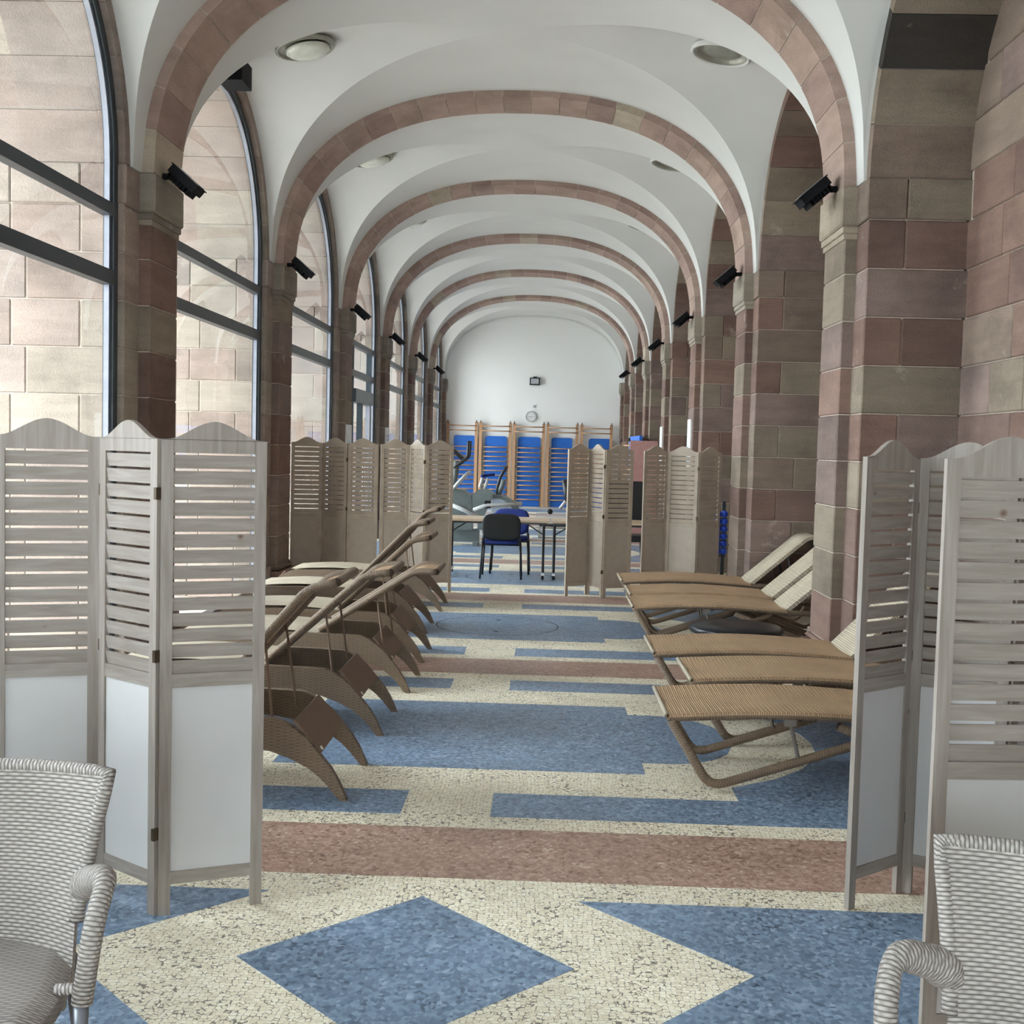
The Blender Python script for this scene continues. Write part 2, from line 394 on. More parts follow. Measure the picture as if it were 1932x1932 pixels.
# diamond panel nearest the camera
dc = (XM, 3.445)
inlay('blue_diamond', [[(dc[0], 2.92), (dc[0]+.525, dc[1]), (dc[0], 3.97), (dc[0]-.525, dc[1])]], 'blue_mosaic')
tri = [[(.205, 3.975), (.735, 3.445), (2.0, 3.445), (2.0, 3.975)], [(.735, 3.445), (.205, 2.915), (2.0, 2.915), (2.0, 3.445)]]
inlay('blue_field', tri, 'blue_mosaic'); inlay('blue_field', mir(tri), 'blue_mosaic')
inlay('red_band', [rect(-2.75, 2.06, 2.18, 2.74)], 'red_mosaic')
for k, yy in ((1, 10.19), (2, 14.03)):       # round floor hatches
    h = empty('floor_hatch', (XM, yy, 0)); tag(h, ('round floor hatch outlined in black in the open aisle', 'round floor hatch outlined in black under the folding table')[k-1], 'hatch'); h['kind'] = 'structure'
    mb = MB(); R0, R1 = .54, .551; NN = 64
    for i in range(NN):
        a, b_ = 2*PI*i/NN, 2*PI*(i+1)/NN
        mb.face([(R0*math.cos(a), R0*math.sin(a), .0022), (R1*math.cos(a), R1*math.sin(a), .0022), (R1*math.cos(b_), R1*math.sin(b_), .0022), (R0*math.cos(b_), R0*math.sin(b_), .0022)])
    ob('joint', mb, 'hatch_line', h)
    for q in (-.33, .33): ob('lifting_slot', MB().box(-.02, .02, q-.012, q+.012, 0, .003), 'hatch_line', h)
# ------------------------------------------------------------------ piers
def D(m_, d): return XC+m_*d
NC = 9; HC = (Z_IMP0-.30)/NC
def pier(i, m_):
    Y = YP(i); rng = random.Random(100+i*7+m_)
    far = D_BACK if m_ > 0 else D_OUT
    e = empty('stone_pillar', (D(m_, D_BODY), Y, 0)); struct(e); ox, oy = D(m_, D_BODY), Y
    P = lambda d: D(m_, d)-ox
    core = ob('core', MB().box(min(P(D_BODY+.012), P(far-.012)), max(P(D_BODY+.012), P(far-.012)), -.228, TR+.228, 0, Z_IMP), 'mortar', e)
    ob('core', MB().box(min(P(D_SHAFT+.01), P(D_BODY+.02)), max(P(D_SHAFT+.01), P(D_BODY+.02)), .04, TR-.04, 0, Z_IMP), 'mortar', e)
    def st(d0, d1, y0, y1, z0, z1, **k): stone(e, P(d0), P(d1), y0, y1, z0, z1, **k)
    br = 1.
    def body(z0, z1, pr, bond):
        cuts = [D_BODY-pr]
        W = far-D_BODY
        n_ = 2 if m_ > 0 else 3
        for q in range(1, n_): cuts.append(D_BODY+W*(q/n_+(.14 if bond else -.12)))
        cuts.append(far+.02)
        if m_ > 0 and bond and rng.random() < .6: cuts = [cuts[0], cuts[-1]]
        for a, b_ in zip(cuts, cuts[1:]): st(a, b_, -.24-pr, TR+.24+pr, z0, z1, col=scol(br, rng, .0 if m_ > 0 else .38), gap=.003)  # window-side stones carry daylight glare in their colour
    # plinth
    st(D_SHAFT-.055, D_BODY+.05, -.03, TR+.03, 0, .26, col=scol(1, rng)); st(D_SHAFT-.03, D_BODY+.05, -.01, TR+.01, .26, .30, col=scol(1, rng), c=.015)
    body(0, .30, .03, False)
    for j in range(NC):
        z0 = .30+j*HC
        cr_ = scol(1, rng)
        st(D_SHAFT, D_BODY+.05, .03, TR-.03, z0, z0+HC, col=cr_, gap=.003)
        body(z0, z0+HC, 0, j % 2)
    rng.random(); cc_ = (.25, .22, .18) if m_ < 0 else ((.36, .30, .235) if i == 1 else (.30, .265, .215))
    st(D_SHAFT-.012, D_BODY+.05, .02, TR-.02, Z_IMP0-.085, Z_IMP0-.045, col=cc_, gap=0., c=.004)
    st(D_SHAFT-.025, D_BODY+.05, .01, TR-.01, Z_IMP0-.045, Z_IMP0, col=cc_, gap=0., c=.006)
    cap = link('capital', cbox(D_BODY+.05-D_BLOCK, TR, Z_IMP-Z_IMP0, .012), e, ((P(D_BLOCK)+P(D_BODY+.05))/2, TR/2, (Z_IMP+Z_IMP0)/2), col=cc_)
    body(Z_IMP0, Z_IMP, .014, False)
    # stub behind the springing, up to the vault
    ob('core', MB().box(min(P(D_BODY+.02), P(far-.012)), max(P(D_BODY+.02), P(far-.012)), -.20, TR+.20, Z_IMP, Z_IMP+.25), 'mortar', e)
    return e
names = {}
for i in range(-1, 8):
    for m_ in (-1, 1): pier(i, m_)
# ------------------------------------------------------------------ transverse arches
def sell(a, b_, t):
    c, s_ = math.cos(t), math.sin(t)
    return (a*math.copysign(abs(c)**(2/AN), c), b_*abs(s_)**(2/AN))
def arclen_pts(a, b_, n_):
    raw = [sell(a, b_, PI*k/2000) for k in range(2001)]; L = [0]
    for k in range(2000): L.append(L[-1]+math.dist(raw[k], raw[k+1]))
    out = []; k = 0
    for q in range(n_+1):
        tgt = L[-1]*q/n_
        while k < 1999 and L[k+1] < tgt: k += 1
        f_ = (tgt-L[k])/max(1e-9, L[k+1]-L[k]); out.append((raw[k][0]+(raw[k+1][0]-raw[k][0])*f_, raw[k][1]+(raw[k+1][1]-raw[k][1])*f_))
    return out
NV = 23; SUB = 3
pin = arclen_pts(A_IN, B_IN, NV*SUB); tk = .14
pout = []
for k, p in enumerate(pin):
    a = pin[max(k-1, 0)]; b_ = pin[min(k+1, len(pin)-1)]; t = Vector((b_[0]-a[0], b_[1]-a[1])).normalized(); nn = Vector((t.y, -t.x))
    if k == 0: nn = Vector((1, 0))
    if k == len(pin)-1: nn = Vector((-1, 0))
    pout.append((p[0]+nn.x*tk, p[1]+nn.y*tk))
vme = []
for q in range(NV):
    ks = range(q*SUB, q*SUB+SUB+1); g_ = .004
    prof = [pin[k] for k in ks]+[pout[k] for k in reversed(ks)]
    cxm = sum(p[0] for p in prof)/len(prof); czm = sum(p[1] for p in prof)/len(prof)
    # small gap for the mortar joint
    d = (Vector(pin[q*SUB+SUB])-Vector(pin[q*SUB])).normalized()*g_
    pr = [((p[0]-cxm), (p[1]-czm)) for p in prof]
    h_ = SUB+1
    pr[0] = (pr[0][0]+d.x, pr[0][1]+d.y); pr[-1] = (pr[-1][0]+d.x, pr[-1][1]+d.y)
    pr[SUB] = (pr[SUB][0]-d.x, pr[SUB][1]-d.y); pr[SUB+1] = (pr[SUB+1][0]-d.x, pr[SUB+1][1]-d.y)
    me = MB().prism(pr, -.29, .29).mesh('voussoir', 'sandstone', weld=True); vme.append((me, cxm, czm))
mb = MB(); NP_ = len(pin)-1
for k in range(NP_):
    a, b_ = Vector(pin[k]), Vector(pin[k+1]); c_, d_ = Vector(pout[k]), Vector(pout[k+1])
    a2, b2 = a.lerp(c_, .045), b_.lerp(d_, .045)
    mb.face([(a2.x, -.284, a2.y), (b2.x, -.284, b2.y), (b2.x, .284, b2.y), (a2.x, .284, a2.y)])
    for yy in (-.284, .284): mb.face([(a2.x, yy, a2.y), (b2.x, yy, b2.y), (d_.x, yy, d_.y), (c_.x, yy, c_.y)])
amort = mb.mesh('mortar_bed', 'mortar')
for i in range(0, 7):
    e = struct(empty('stone_arch', (XC, YP(i)+TR/2, Z_IMP)))
    rng = random.Random(50+i)
    link('mortar_bed', amort, e)
    for me, x, z in vme:
        c = rng.choice([(.35, .25, .215), (.37, .27, .23), (.33, .232, .20), (.39, .285, .24)]) if rng.random() > .12 else (.42, .355, .28)
        link('voussoir', me, e, (x, 0, z), col=c)
# ------------------------------------------------------------------ lateral arches (window side and niche side)
NL = 13
def latmesh(d0, d1, m_, r0, r1):
    out = []
    for q in range(NL):
        a0 = PI*q/NL+.002; a1 = PI*(q+1)/NL-.002
        P = []
        for k in range(4): a = a0+(a1-a0)*k/3; P.append((math.cos(a)*r0, math.sin(a)*r0))
        for k in range(3, -1, -1): a = a0+(a1-a0)*k/3; P.append((math.cos(a)*r1, math.sin(a)*r1))
        am = (a0+a1)/2; cm = (math.cos(am)*(r0+r1)/2, math.sin(am)*(r0+r1)/2)
        pr = [(p[0]-cm[0], p[1]-cm[1]) for p in P]
        mb = MB().prism(pr, 0, d1-d0)         # profile x->Y, y->X
        mb.v = [(m_*(y), x, z) for x, y, z in mb.v]
        out.append((mb.mesh('voussoir', 'sandstone', weld=True), cm))
    return out
LM = {(-1, 0): latmesh(D_BODY, 3.15, -1, R_L, R_L+.09), (-1, 1): latmesh(3.15, D_OUT, -1, R_L, R_L+.09), (1, 0): latmesh(D_BODY, D_BACK, 1, R_L, R_L+.09)}
def YCB(i): return YP(i)+TR/2+BAY/2
for i in range(-2, 7):
    for m_ in (-1, 1):
        e = struct(empty('stone_arch', (D(m_, D_BODY), YCB(i), Z_IMP)))
        rng = random.Random(500+i*3+m_)
        for s_ in ((0, 1) if m_ < 0 else (0,)):
            off = 0 if s_ == 0 else (3.15-D_BODY)
            for q, (me, cm) in enumerate(LM[m_, s_]):
                v_ = link('voussoir', me, e, (m_*off, cm[0], cm[1]), col=scol(1., rng, .38 if m_ < 0 else 0.))  # window arches lightened in colour for the bright light outside
                if i == 0 and m_ > 0 and q == 2: v_.color = (.045, .04, .036, 1); v_['label'] = 'soot-blackened stone'
        # mortar bed behind the voussoirs
        mb = MB(); dd = (D_BACK if m_ > 0 else D_OUT)-D_BODY
        mb.quadgrid(lambda u, v_: (m_*(.006+dd*v_), math.cos(PI*u)*(R_L+.012), math.sin(PI*u)*(R_L+.012)), 40, 1)
        ob('mortar_bed', mb, 'mortar', e)
        # solid spandrel above the arch, closing the wall up to the roof
        mb = MB(); N = 40
        for k in range(N):
            a0, a1 = PI*k/N, PI*(k+1)/N; r_ = R_L+.02
            for dz in (.02, dd-.02):
                mb.face([(m_*dz, math.cos(a0)*r_, math.sin(a0)*r_), (m_*dz, math.cos(a1)*r_, math.sin(a1)*r_), (m_*dz, math.cos(a1)*r_, 2.2), (m_*dz, math.cos(a0)*r_, 2.2)])
        for sg in (-1, 1):
            for dz in (.02, dd-.02):
                mb.face([(m_*dz, sg*(R_L+.02), 0), (m_*dz, sg*BAY/2, 0), (m_*dz, sg*BAY/2, 2.2), (m_*dz, sg*(R_L+.02), 2.2)])
        ob('spandrel', mb, 'mortar', e)
# ------------------------------------------------------------------ vaults
def sT(x): return max(0, 1-abs(x/A_V)**AN)**(1/AN) if abs(x) < A_V else 0
def crown(x): return B_V-.305*(abs(x)/D_BODY)**3
RW = R_L+.092
def zT(x): return B_V*sT(x)
def yg(x):
    s_ = min(1, zT(x)/crown(x)); return RW*math.sqrt(max(0, 1-s_*s_))
xs = []
for k in range(81):
    u = -1+2*k/80; xs.append(D_BODY*math.copysign(math.sin(abs(u)*PI/2)**1., u))
vb = MB(); NY = 24
def rowL(x): g_ = yg(x); c_ = crown(x); return [(x, RW*math.sin(t_), c_*math.cos(t_)) for t_ in [math.asin(max(-1, min(1, g_/RW)))*(-1+2*k/NY) for k in range(NY+1)]]
rows = [rowL(x) for x in xs]
o0 = 0
for r_ in rows: vb.v += r_
for a in range(len(xs)-1):
    for k in range(NY):
        q = a*(NY+1)+k; vb.f.append((q, q+NY+1, q+NY+2, q+1)); vb.uv.append(((0, 0),)*4)
for sg in (-1, 1):
    o0 = len(vb.v)
    for x in xs:
        g_ = yg(x); z_ = zT(x)
        for k in range(5): vb.v.append((x, sg*(g_+(BAY/2-g_)*k/4), z_))
    for a in range(len(xs)-1):
        for k in range(4):
            q = o0+a*5+k; vb.f.append((q, q+5, q+6, q+1) if sg < 0 else (q, q+1, q+6, q+5)); vb.uv.append(((0, 0),)*4)
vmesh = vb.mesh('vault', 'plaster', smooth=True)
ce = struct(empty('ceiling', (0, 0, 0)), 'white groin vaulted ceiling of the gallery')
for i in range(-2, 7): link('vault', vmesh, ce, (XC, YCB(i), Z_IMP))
ob('roof_slab', MB().box(-5.6, 4.2, Y_BACK-.4, Y_END+.4, 5.55, 5.75), 'roof', ce)
# ------------------------------------------------------------------ niche back walls on the right
XB = D(1, D_BACK)
for i in range(-2, 7):
    ya, yb = YP(i)+TR+.24, YP(i+1)-.24
    e = struct(empty('wall_right', (XB, YCB(i), 0)), None); yo = YCB(i)
    ob('core', MB().box(.01, .4, -BAY/2-.02, BAY/2+.02, 0, 5.6), 'mortar', e)
    rng = random.Random(900+i)
    z = 0; j = 0
    while z < Z_IMP+R_L:
        z1 = .30 if z == 0 else z+HC
        if i > 3: pass
        hw_ = (yb-ya)/2
        if z >= Z_IMP-.02: hw_ = math.sqrt(max(0, (R_L+.03)**2-(z-Z_IMP)**2))
        y = -(yb-ya)/2 - (rng.uniform(.1, .5) if j % 2 else 0)
        while y < (yb-ya)/2:
            wd = rng.uniform(.5, .95); y1 = y+wd
            a, b_ = max(y, -hw_), min(y1, hw_)
            if b_-a > .06: stone(e, -.004, .05, a-(.02 if a < -(yb-ya)/2+.01 else 0), b_+(.02 if b_ > (yb-ya)/2-.01 else 0), z, z1, col=scol(1.08, rng), gap=.003)
            y = y1
        z = z1; j += 1
# ------------------------------------------------------------------ end and rear walls, added window light blocks, outside terrace
ew = struct(ob('wall_front', MB().box(-4.3, 3.3, Y_END, Y_END+.3, 0, 5.6), 'end_plaster'), 'white plastered end wall under the last vault')
RX0, RX1, RZ = -1.75, 1.05, 2.9  # unseen rear opening, added to light the foreground from behind
rw = struct(ob('wall_back', MB().box(-4.3, RX0, Y_BACK-.3, Y_BACK, 0, 5.6).box(RX1, 3.3, Y_BACK-.3, Y_BACK, 0, 5.6).box(RX0, RX1, Y_BACK-.3, Y_BACK, RZ, 5.6), 'end_plaster'))
dr = struct(empty('added_rear_opening', ((RX0+RX1)/2, Y_BACK-.15, 0)), 'unseen glazed opening added behind the viewpoint for frontal light')
hw_ = (RX1-RX0)/2
mb = MB()
for a, b_ in ((-hw_, -hw_+.08), (-.05, .05), (hw_-.08, hw_)): mb.box(a, b_, -.04, .04, 0, RZ)
for a, b_ in ((0, .1), (RZ-.08, RZ)): mb.box(-hw_, hw_, -.04, .04, a, b_)
ob('rear_opening_frame', mb, 'window_metal', dr)
for a, b_ in ((-hw_+.08, -.05), (.05, hw_-.08)): ob('pane', MB().face([(a, 0, .1), (b_, 0, .1), (b_, 0, RZ-.08), (a, 0, RZ-.08)]), 'glass', dr)
ld = bpy.data.lights.new('daylight_portal', 'AREA'); ld.shape = 'RECTANGLE'; ld.size = RX1-RX0; ld.size_y = RZ; ld.cycles.is_portal = True
lo = bpy.data.objects.new('daylight_portal', ld); C.link(lo); lo.location = ((RX0+RX1)/2, Y_BACK-.35, RZ/2); lo.rotation_euler = (PI/2, 0, PI)
# unseen blocks added to cut window light in the two bays behind the viewpoint
for i, zt in ((-2, 5.), (-1, 1.35)):
    struct(ob('window_light_block', MB().box(D(-1, 2.95), D(-1, 2.75), YCB(i)-R_L-.1, YCB(i)+R_L+.1, 0, zt), 'end_plaster'))
te = struct(ob('terrace_ground', MB().box(-60, D(-1, D_OUT)-.0, -40, 60, -.25, -.06), 'terrace'), 'paved terrace outside the windows')
# ------------------------------------------------------------------ windows on the left
XW = D(-1, 2.495)
def arcframe(mb, r0, r1, x0, x1, N=40):
    for k in range(N):
        a0, a1 = PI*k/N, PI*(k+1)/N
        p = [(math.cos(a)*r, math.sin(a)*r+Z_IMP) for r in (r0, r1) for a in (a0, a1)]
        mb.face([(x1, *p[0]), (x1, *p[2]), (x1, *p[3]), (x1, *p[1])]); mb.face([(x0, *p[0]), (x0, *p[1]), (x0, *p[3]), (x0, *p[2])])
        mb.face([(x0, *p[0]), (x1, *p[0]), (x1, *p[1]), (x0, *p[1])])
for wi, i in enumerate(range(-2, 7)):
    e = struct(empty(f'window_{wi+1}', (XW, YCB(i), 0))); R = R_L-.004; fw = .075; x0, x1 = -.07, 0.
    mb = MB(); arcframe(mb, R-fw, R, x0, x1); ob('arched_frame', mb, 'window_metal', e)
    mb = MB(); arcframe(mb, R-fw-.028, R-fw+.004, x0+.015, x1-.02); ob('glazing_bead', mb, 'aluminium', e)
    for sg in (-1, 1):
        a, b_ = sorted((sg*R, sg*(R-fw))); ob('jamb', MB().box(x0, x1, a, b_, 0, Z_IMP), 'window_metal', e)
        a, b_ = sorted((sg*(R-fw), sg*(R-fw-.026))); ob('glazing_bead', MB().box(x0+.015, x1-.02, a, b_, .1, Z_IMP), 'aluminium', e)
    for z0, z1, nm in ((3.054, 3.133, 'transom'), (2.603, 2.698, 'transom'), (0, .10, 'sill_rail')):
        ob(nm, MB().box(x0, x1+.004, -R+fw, R-fw, z0, z1), 'window_metal', e)
    ri = R-fw
    mb = MB(); N = 32
    for k in range(N):
        a0, a1 = PI*k/N, PI*(k+1)/N
        mb.face([(-.035, math.cos(a0)*ri, math.sin(a0)*ri+Z_IMP), (-.035, math.cos(a1)*ri, math.sin(a1)*ri+Z_IMP), (-.035, math.cos(a1)*ri, 3.133), (-.035, math.cos(a0)*ri, 3.133)])
    ob('pane', mb, 'glass', e)
    ob('pane', MB().face([(-.035, ri, 2.698), (-.035, -ri, 2.698), (-.035, -ri, 3.054), (-.035, ri, 3.054)]), 'glass', e)
    if i == 3:
        ob('pane', MB().face([(-.035, ri, .1), (-.035, -ri, .1), (-.035, -ri, 2.603), (-.035, ri, 2.603)]), 'glass', e)
        for yy, z1 in ((-.85, 3.054), (.85, 3.054), (-.03, 2.25), (.03, 2.25)): ob('mullion', MB().box(x0-.005, x1+.005, yy-.028, yy+.028, 0, z1), 'window_metal', e)
        ob('door_header', MB().box(x0-.01, x1+.05, -.88, .88, 2.22, 2.42), 'window_metal', e)
        for yy in (-.82, .82): ob('door_stile', MB().box(x0-.003, x1+.003, yy-.035, yy+.035, 0, 2.22), 'aluminium', e)
        for sg in (-1, 1): ob('door_handle', MB().tube([(.0, sg*.12, .85), (.05, sg*.12, .87), (.05, sg*.12, 1.25), (.0, sg*.12, 1.27)], .012), 'steel', e)
    else:
        ob('pane', MB().face([(-.035, ri, .1), (-.035, -ri, .1), (-.035, -ri, 2.603), (-.035, ri, 2.603)]), 'glass', e)
    ob('window_sill', MB().box(-1.2, 0.0, -R-.0, R, -.1, .004), 'mortar', e)
    ld = bpy.data.lights.new('daylight_portal', 'AREA'); ld.shape = 'RECTANGLE'; ld.size = 4.8; ld.size_y = 2.75
    ld.cycles.is_portal = True
    lo = bpy.data.objects.new('daylight_portal', ld); C.link(lo); lo.location = (XW-.1, YCB(i), 2.42); lo.rotation_euler = (0, -PI/2, 0)
#@@OBJECTS@@
# ------------------------------------------------------------------ folding screens
PW = .335; SWD = .038; TK = .019
def topz(t):                                  # t in 0..1 across a panel
    u = abs(2*t-1)
    return 1.600 + .054*(.5+.5*math.cos(PI*min(1, u/.86)))**.85 + .006*max(0, 1-u/.95)
mb = MB()
mb.box(0, SWD, -TK/2, TK/2, 0, 1.600); mb.box(PW-SWD, PW, -TK/2, TK/2, 0, 1.600)
NT = 28
for k in range(NT):
    t0, t1 = k/NT, (k+1)/NT; xa, xb = t0*PW, t1*PW; za, zb = topz(t0), topz(t1)
    lo = 1.598
    h = TK/2
    mb.face([(xa, -h, lo), (xb, -h, lo), (xb, -h, zb), (xa, -h, za)]); mb.face([(xa, h, lo), (xa, h, za), (xb, h, zb), (xb, h, lo)])
    mb.face([(xa, -h, za), (xb, -h, zb), (xb, h, zb), (xa, h, za)]); mb.face([(xa, -h, lo), (xa, h, lo), (xb, h, lo), (xb, -h, lo)])
mb.box(SWD-.001, PW-SWD+.001, -TK/2, TK/2, 1.555, 1.5995)
frame_mb = mb; frame_me = mb.mesh('screen_panel', 'pine_upright')
frame_far = mb.mesh('screen_panel', 'pine_far')
rail_me = MB().box(SWD, PW-SWD, -TK/2+.001, TK/2-.001, .772, .818).mesh('rail', 'pine')
rail2_me = MB().box(SWD, PW-SWD, -TK/2+.001, TK/2-.001, .105, .148).mesh('rail', 'pine')
rails_far = (MB().box(SWD, PW-SWD, -TK/2+.001, TK/2-.001, .772, .818).mesh('rail', 'pine_far'), MB().box(SWD, PW-SWD, -TK/2+.001, TK/2-.001, .105, .148).mesh('rail', 'pine_far'))
board_far = MB().box(SWD, PW-SWD, -.003, .004, .148, .772).mesh('board', 'board_far')
board_me = MB().box(SWD, PW-SWD, -.003, .004, .148, .772).mesh('board', 'screen_board')
NS = 14; GP = (1.555-.818)/NS
def slatmesh(tilt, mt='pine'):
    c, s_ = math.cos(tilt), math.sin(tilt); mat = Matrix(((1, 0, 0, 0), (0, c, -s_, 0), (0, s_, c, 0), (0, 0, 0, 1)))
    return MB().box(0, PW-2*SWD, -.0028, .0028, -.0222, .0222, mat).mesh('slat', mt)
hinge_me = MB().box(-.007, .007, -.012, .012, -.02, .02).mesh('hinge', 'hinge_metal')
def screen(pts, label, group=None, tilts=(.16, .16, .16)):
    p0 = Vector((pts[0][0], pts[0][1], 0))
    e = thing('folding_screen', label, 'screen', p0, 0, group)
    for k in range(len(pts)-1):
        a, b_ = Vector((*pts[k], 0)), Vector((*pts[k+1], 0)); d = (b_-a); L = d.length; ang = math.atan2(d.y, d.x)
        off = d.normalized()*(.003)
        fr = group is not None
        p = link('screen_panel', frame_far if fr else frame_me, e, a-p0+off, ang); p.scale = ((L-.006)/PW, 1, 1)
        sm = slatmesh(tilts[k % len(tilts)], 'pine_far' if fr else 'pine')
        link('rail', rails_far[0] if fr else rail_me, p); link('rail', rails_far[1] if fr else rail2_me, p); link('board', board_far if fr else board_me, p)
        for q in range(NS): link('slat', sm, p, (SWD, 0, 1.555-GP*(q+.5)-.003))
        if k < len(pts)-2:
            n_ = Vector((d.y, -d.x, 0)).normalized()
            for z in (1.42, .88, .28): link('hinge', hinge_me, p, (PW+.003/1, -.008 if k % 2 else .0, z))
    return e
screen([(-1.815, 3.80), (-1.487, 3.915), (-1.215, 3.722), (-.895, 3.862)], 'whitewashed louvred folding screen in the left foreground, behind the pale wicker armchair')
screen([(1.150, 3.985), (1.402, 4.185), (1.690, 4.00), (1.985, 4.16)], 'whitewashed louvred folding screen beside the nearest tan lounger on the right')
screen([(1.067, 2.95), (1.412, 2.978), (1.66, 2.72), (1.96, 2.85)], 'whitewashed louvred folding screen directly behind the grey wicker armchair on the right')
screen([(-2.76, 12.56), (-2.43, 12.66), (-2.125, 12.52), (-1.80, 12.62)], 'folding screen farthest left in the far row, beside the window pillar', 'far folding screens')
screen([(-1.752, 12.44), (-1.445, 12.575), (-1.245, 12.31), (-.955, 12.47)], 'folding screen in the far row, just left of the beech table', 'far folding screens')
screen([(.292, 12.375), (.545, 12.60), (.695, 12.32), (1.005, 12.47)], 'folding screen in the far row, just right of the blue chairs, middle panel brightest', 'far folding screens')
screen([(1.112, 12.42), (1.39, 12.60), (1.71, 12.45), (1.975, 12.60)], 'folding screen farthest right in the far row, beside the blue dumbbells', 'far folding screens')
# ------------------------------------------------------------------ left loungers (deep woven frame, sabre legs)
LX, LWD = 1.77, .62
def leftprof():
    h = [(.014, 0), (-.004, .04), (-.024, .085), (-.062, .148), (-.112, .207), (-.172, .278), (-.215, .312), (-.25, .335), (-.285, .354), (-.32, .364), (-.45, .369), (-.68, .375)]
    inn = [(-.018, 0), (-.042, .028), (-.075, .068), (-.115, .108), (-.165, .147), (-.24, .184), (-.33, .216), (-.45, .238), (-.65, .250), (-LX/2, .253)]
    top = h + [(-LX-x, z) for x, z in reversed(h)]
    bot = [(-LX-x, z) for x, z in inn[:-1]] + [inn[-1]] + list(reversed(inn[:-1]))
    return top, bot
def left_lounger(x0, yc, th, label, L=.84, shift=0.):
    e = thing('sun_lounger', label, 'sun lounger', (x0, yc, 0), 0, 'brown wicker loungers in the left row')
    top, bot = leftprof()
    prof = top+bot
    for sg in (-1, 1):
        y0, y1 = sorted((sg*(LWD/2), sg*(LWD/2-.038)))
        ob('side_frame', MB().prism(prof, y0, y1), 'wicker_brown', e)
    yi = LWD/2-.038
    ob('end_panel', MB().prism([(-.118, .203), (-.243, .345), (-.233, .353), (-.108, .211)], -yi, yi), 'end_board', e)
    ob('end_panel', MB().prism([(-LX+.118, .203), (-LX+.108, .211), (-LX+.233, .353), (-LX+.243, .345)], -yi, yi), 'end_board', e)
    ob('maker_tag', MB().prism([(-.112, .2135), (-.124, .2275), (-.1215, .2295), (-.1095, .2155)], -.25, -.225), 'white_tag', e)
    hx = -.655+shift
    fn = lambda u, v: (hx-(LX-.30+hx)*u, -yi-.01+(2*yi+.02)*v, .376+.022*math.sin(PI*u)-.004*(2*v-1)**2)
    mb = MB().quadgrid(fn, 16, 6, LX-.3+hx, .6)
    mb.quadgrid(lambda u, v: (lambda p: (p[0], p[1], p[2]-.022))(fn(1-u, v)), 16, 6, 1.3, .6)
    ob('seat', mb, 'wicker_pale', e, smooth=True)
    # backrest: two woven side rails with a curled head and a sling between
    c, s_ = math.cos(th), math.sin(th); pts = []
    for k in range(9): t = k/8*.70; pts.append((hx+c*t, .385+s_*t))
    for k in range(1, 6):
        a = th-math.radians(34)*min(1, k/3); px, pz = pts[-1]; pts.append((px+math.cos(a)*.034, pz+math.sin(a)*.034))
    for sg in (-1, 1): ob('back_rail', MB().tube([(x, sg*(yi-.035), z) for x, z in pts], .021, 8), 'wicker_frame', e, smooth=True)
    ob('back_rail', MB().tube([(pts[-1][0], -(yi-.035), pts[-1][1]), (pts[-1][0], yi-.035, pts[-1][1])], .021, 8), 'wicker_frame', e, smooth=True)
    Lt = .87; NP = len(pts)-1
    def sl(u, v):
        k = min(NP-1, int(u*NP)); f_ = u*NP-k; x = pts[k][0]+(pts[k+1][0]-pts[k][0])*f_; z = pts[k][1]+(pts[k+1][1]-pts[k][1])*f_
        return (x, -(yi-.035)+(2*yi-.07)*v, z-.006*math.sin(PI*v))
    mb = MB().quadgrid(sl, 26, 4, Lt, .5)
    ob('backrest', mb, 'wicker_tan', e, smooth=True)
    for sg in (-1, 1):
        q = pts[5]; ob('strut', MB().tube([(q[0], sg*(yi-.06), q[1]-.01), (q[0]+.05, sg*(yi-.03), .30)], .0065, 6), 'end_board', e)
    return e
R = math.radians
left_lounger(-.812, 5.32, R(49), 'nearest brown wicker lounger on the left, partly behind the foreground screen', shift=-.02)
left_lounger(-.815, 6.475, R(42), 'second brown wicker lounger from the front in the left row, back half raised', shift=.0)
left_lounger(-.797, 7.585, R(33), 'third brown wicker lounger in the left row, backrest lowest with a pale lit side rail', shift=.06)
left_lounger(-.82, 8.62, R(44), 'fourth brown wicker lounger from the front in the left row, near the first window pillar', shift=.02)
left_lounger(-.93, 9.93, R(46), 'fifth brown wicker lounger in the left row, back raised high', shift=.0)
left_lounger(-.92, 11.26, R(50), 'farthest brown wicker lounger of the left row, in front of the far screens', shift=.0)
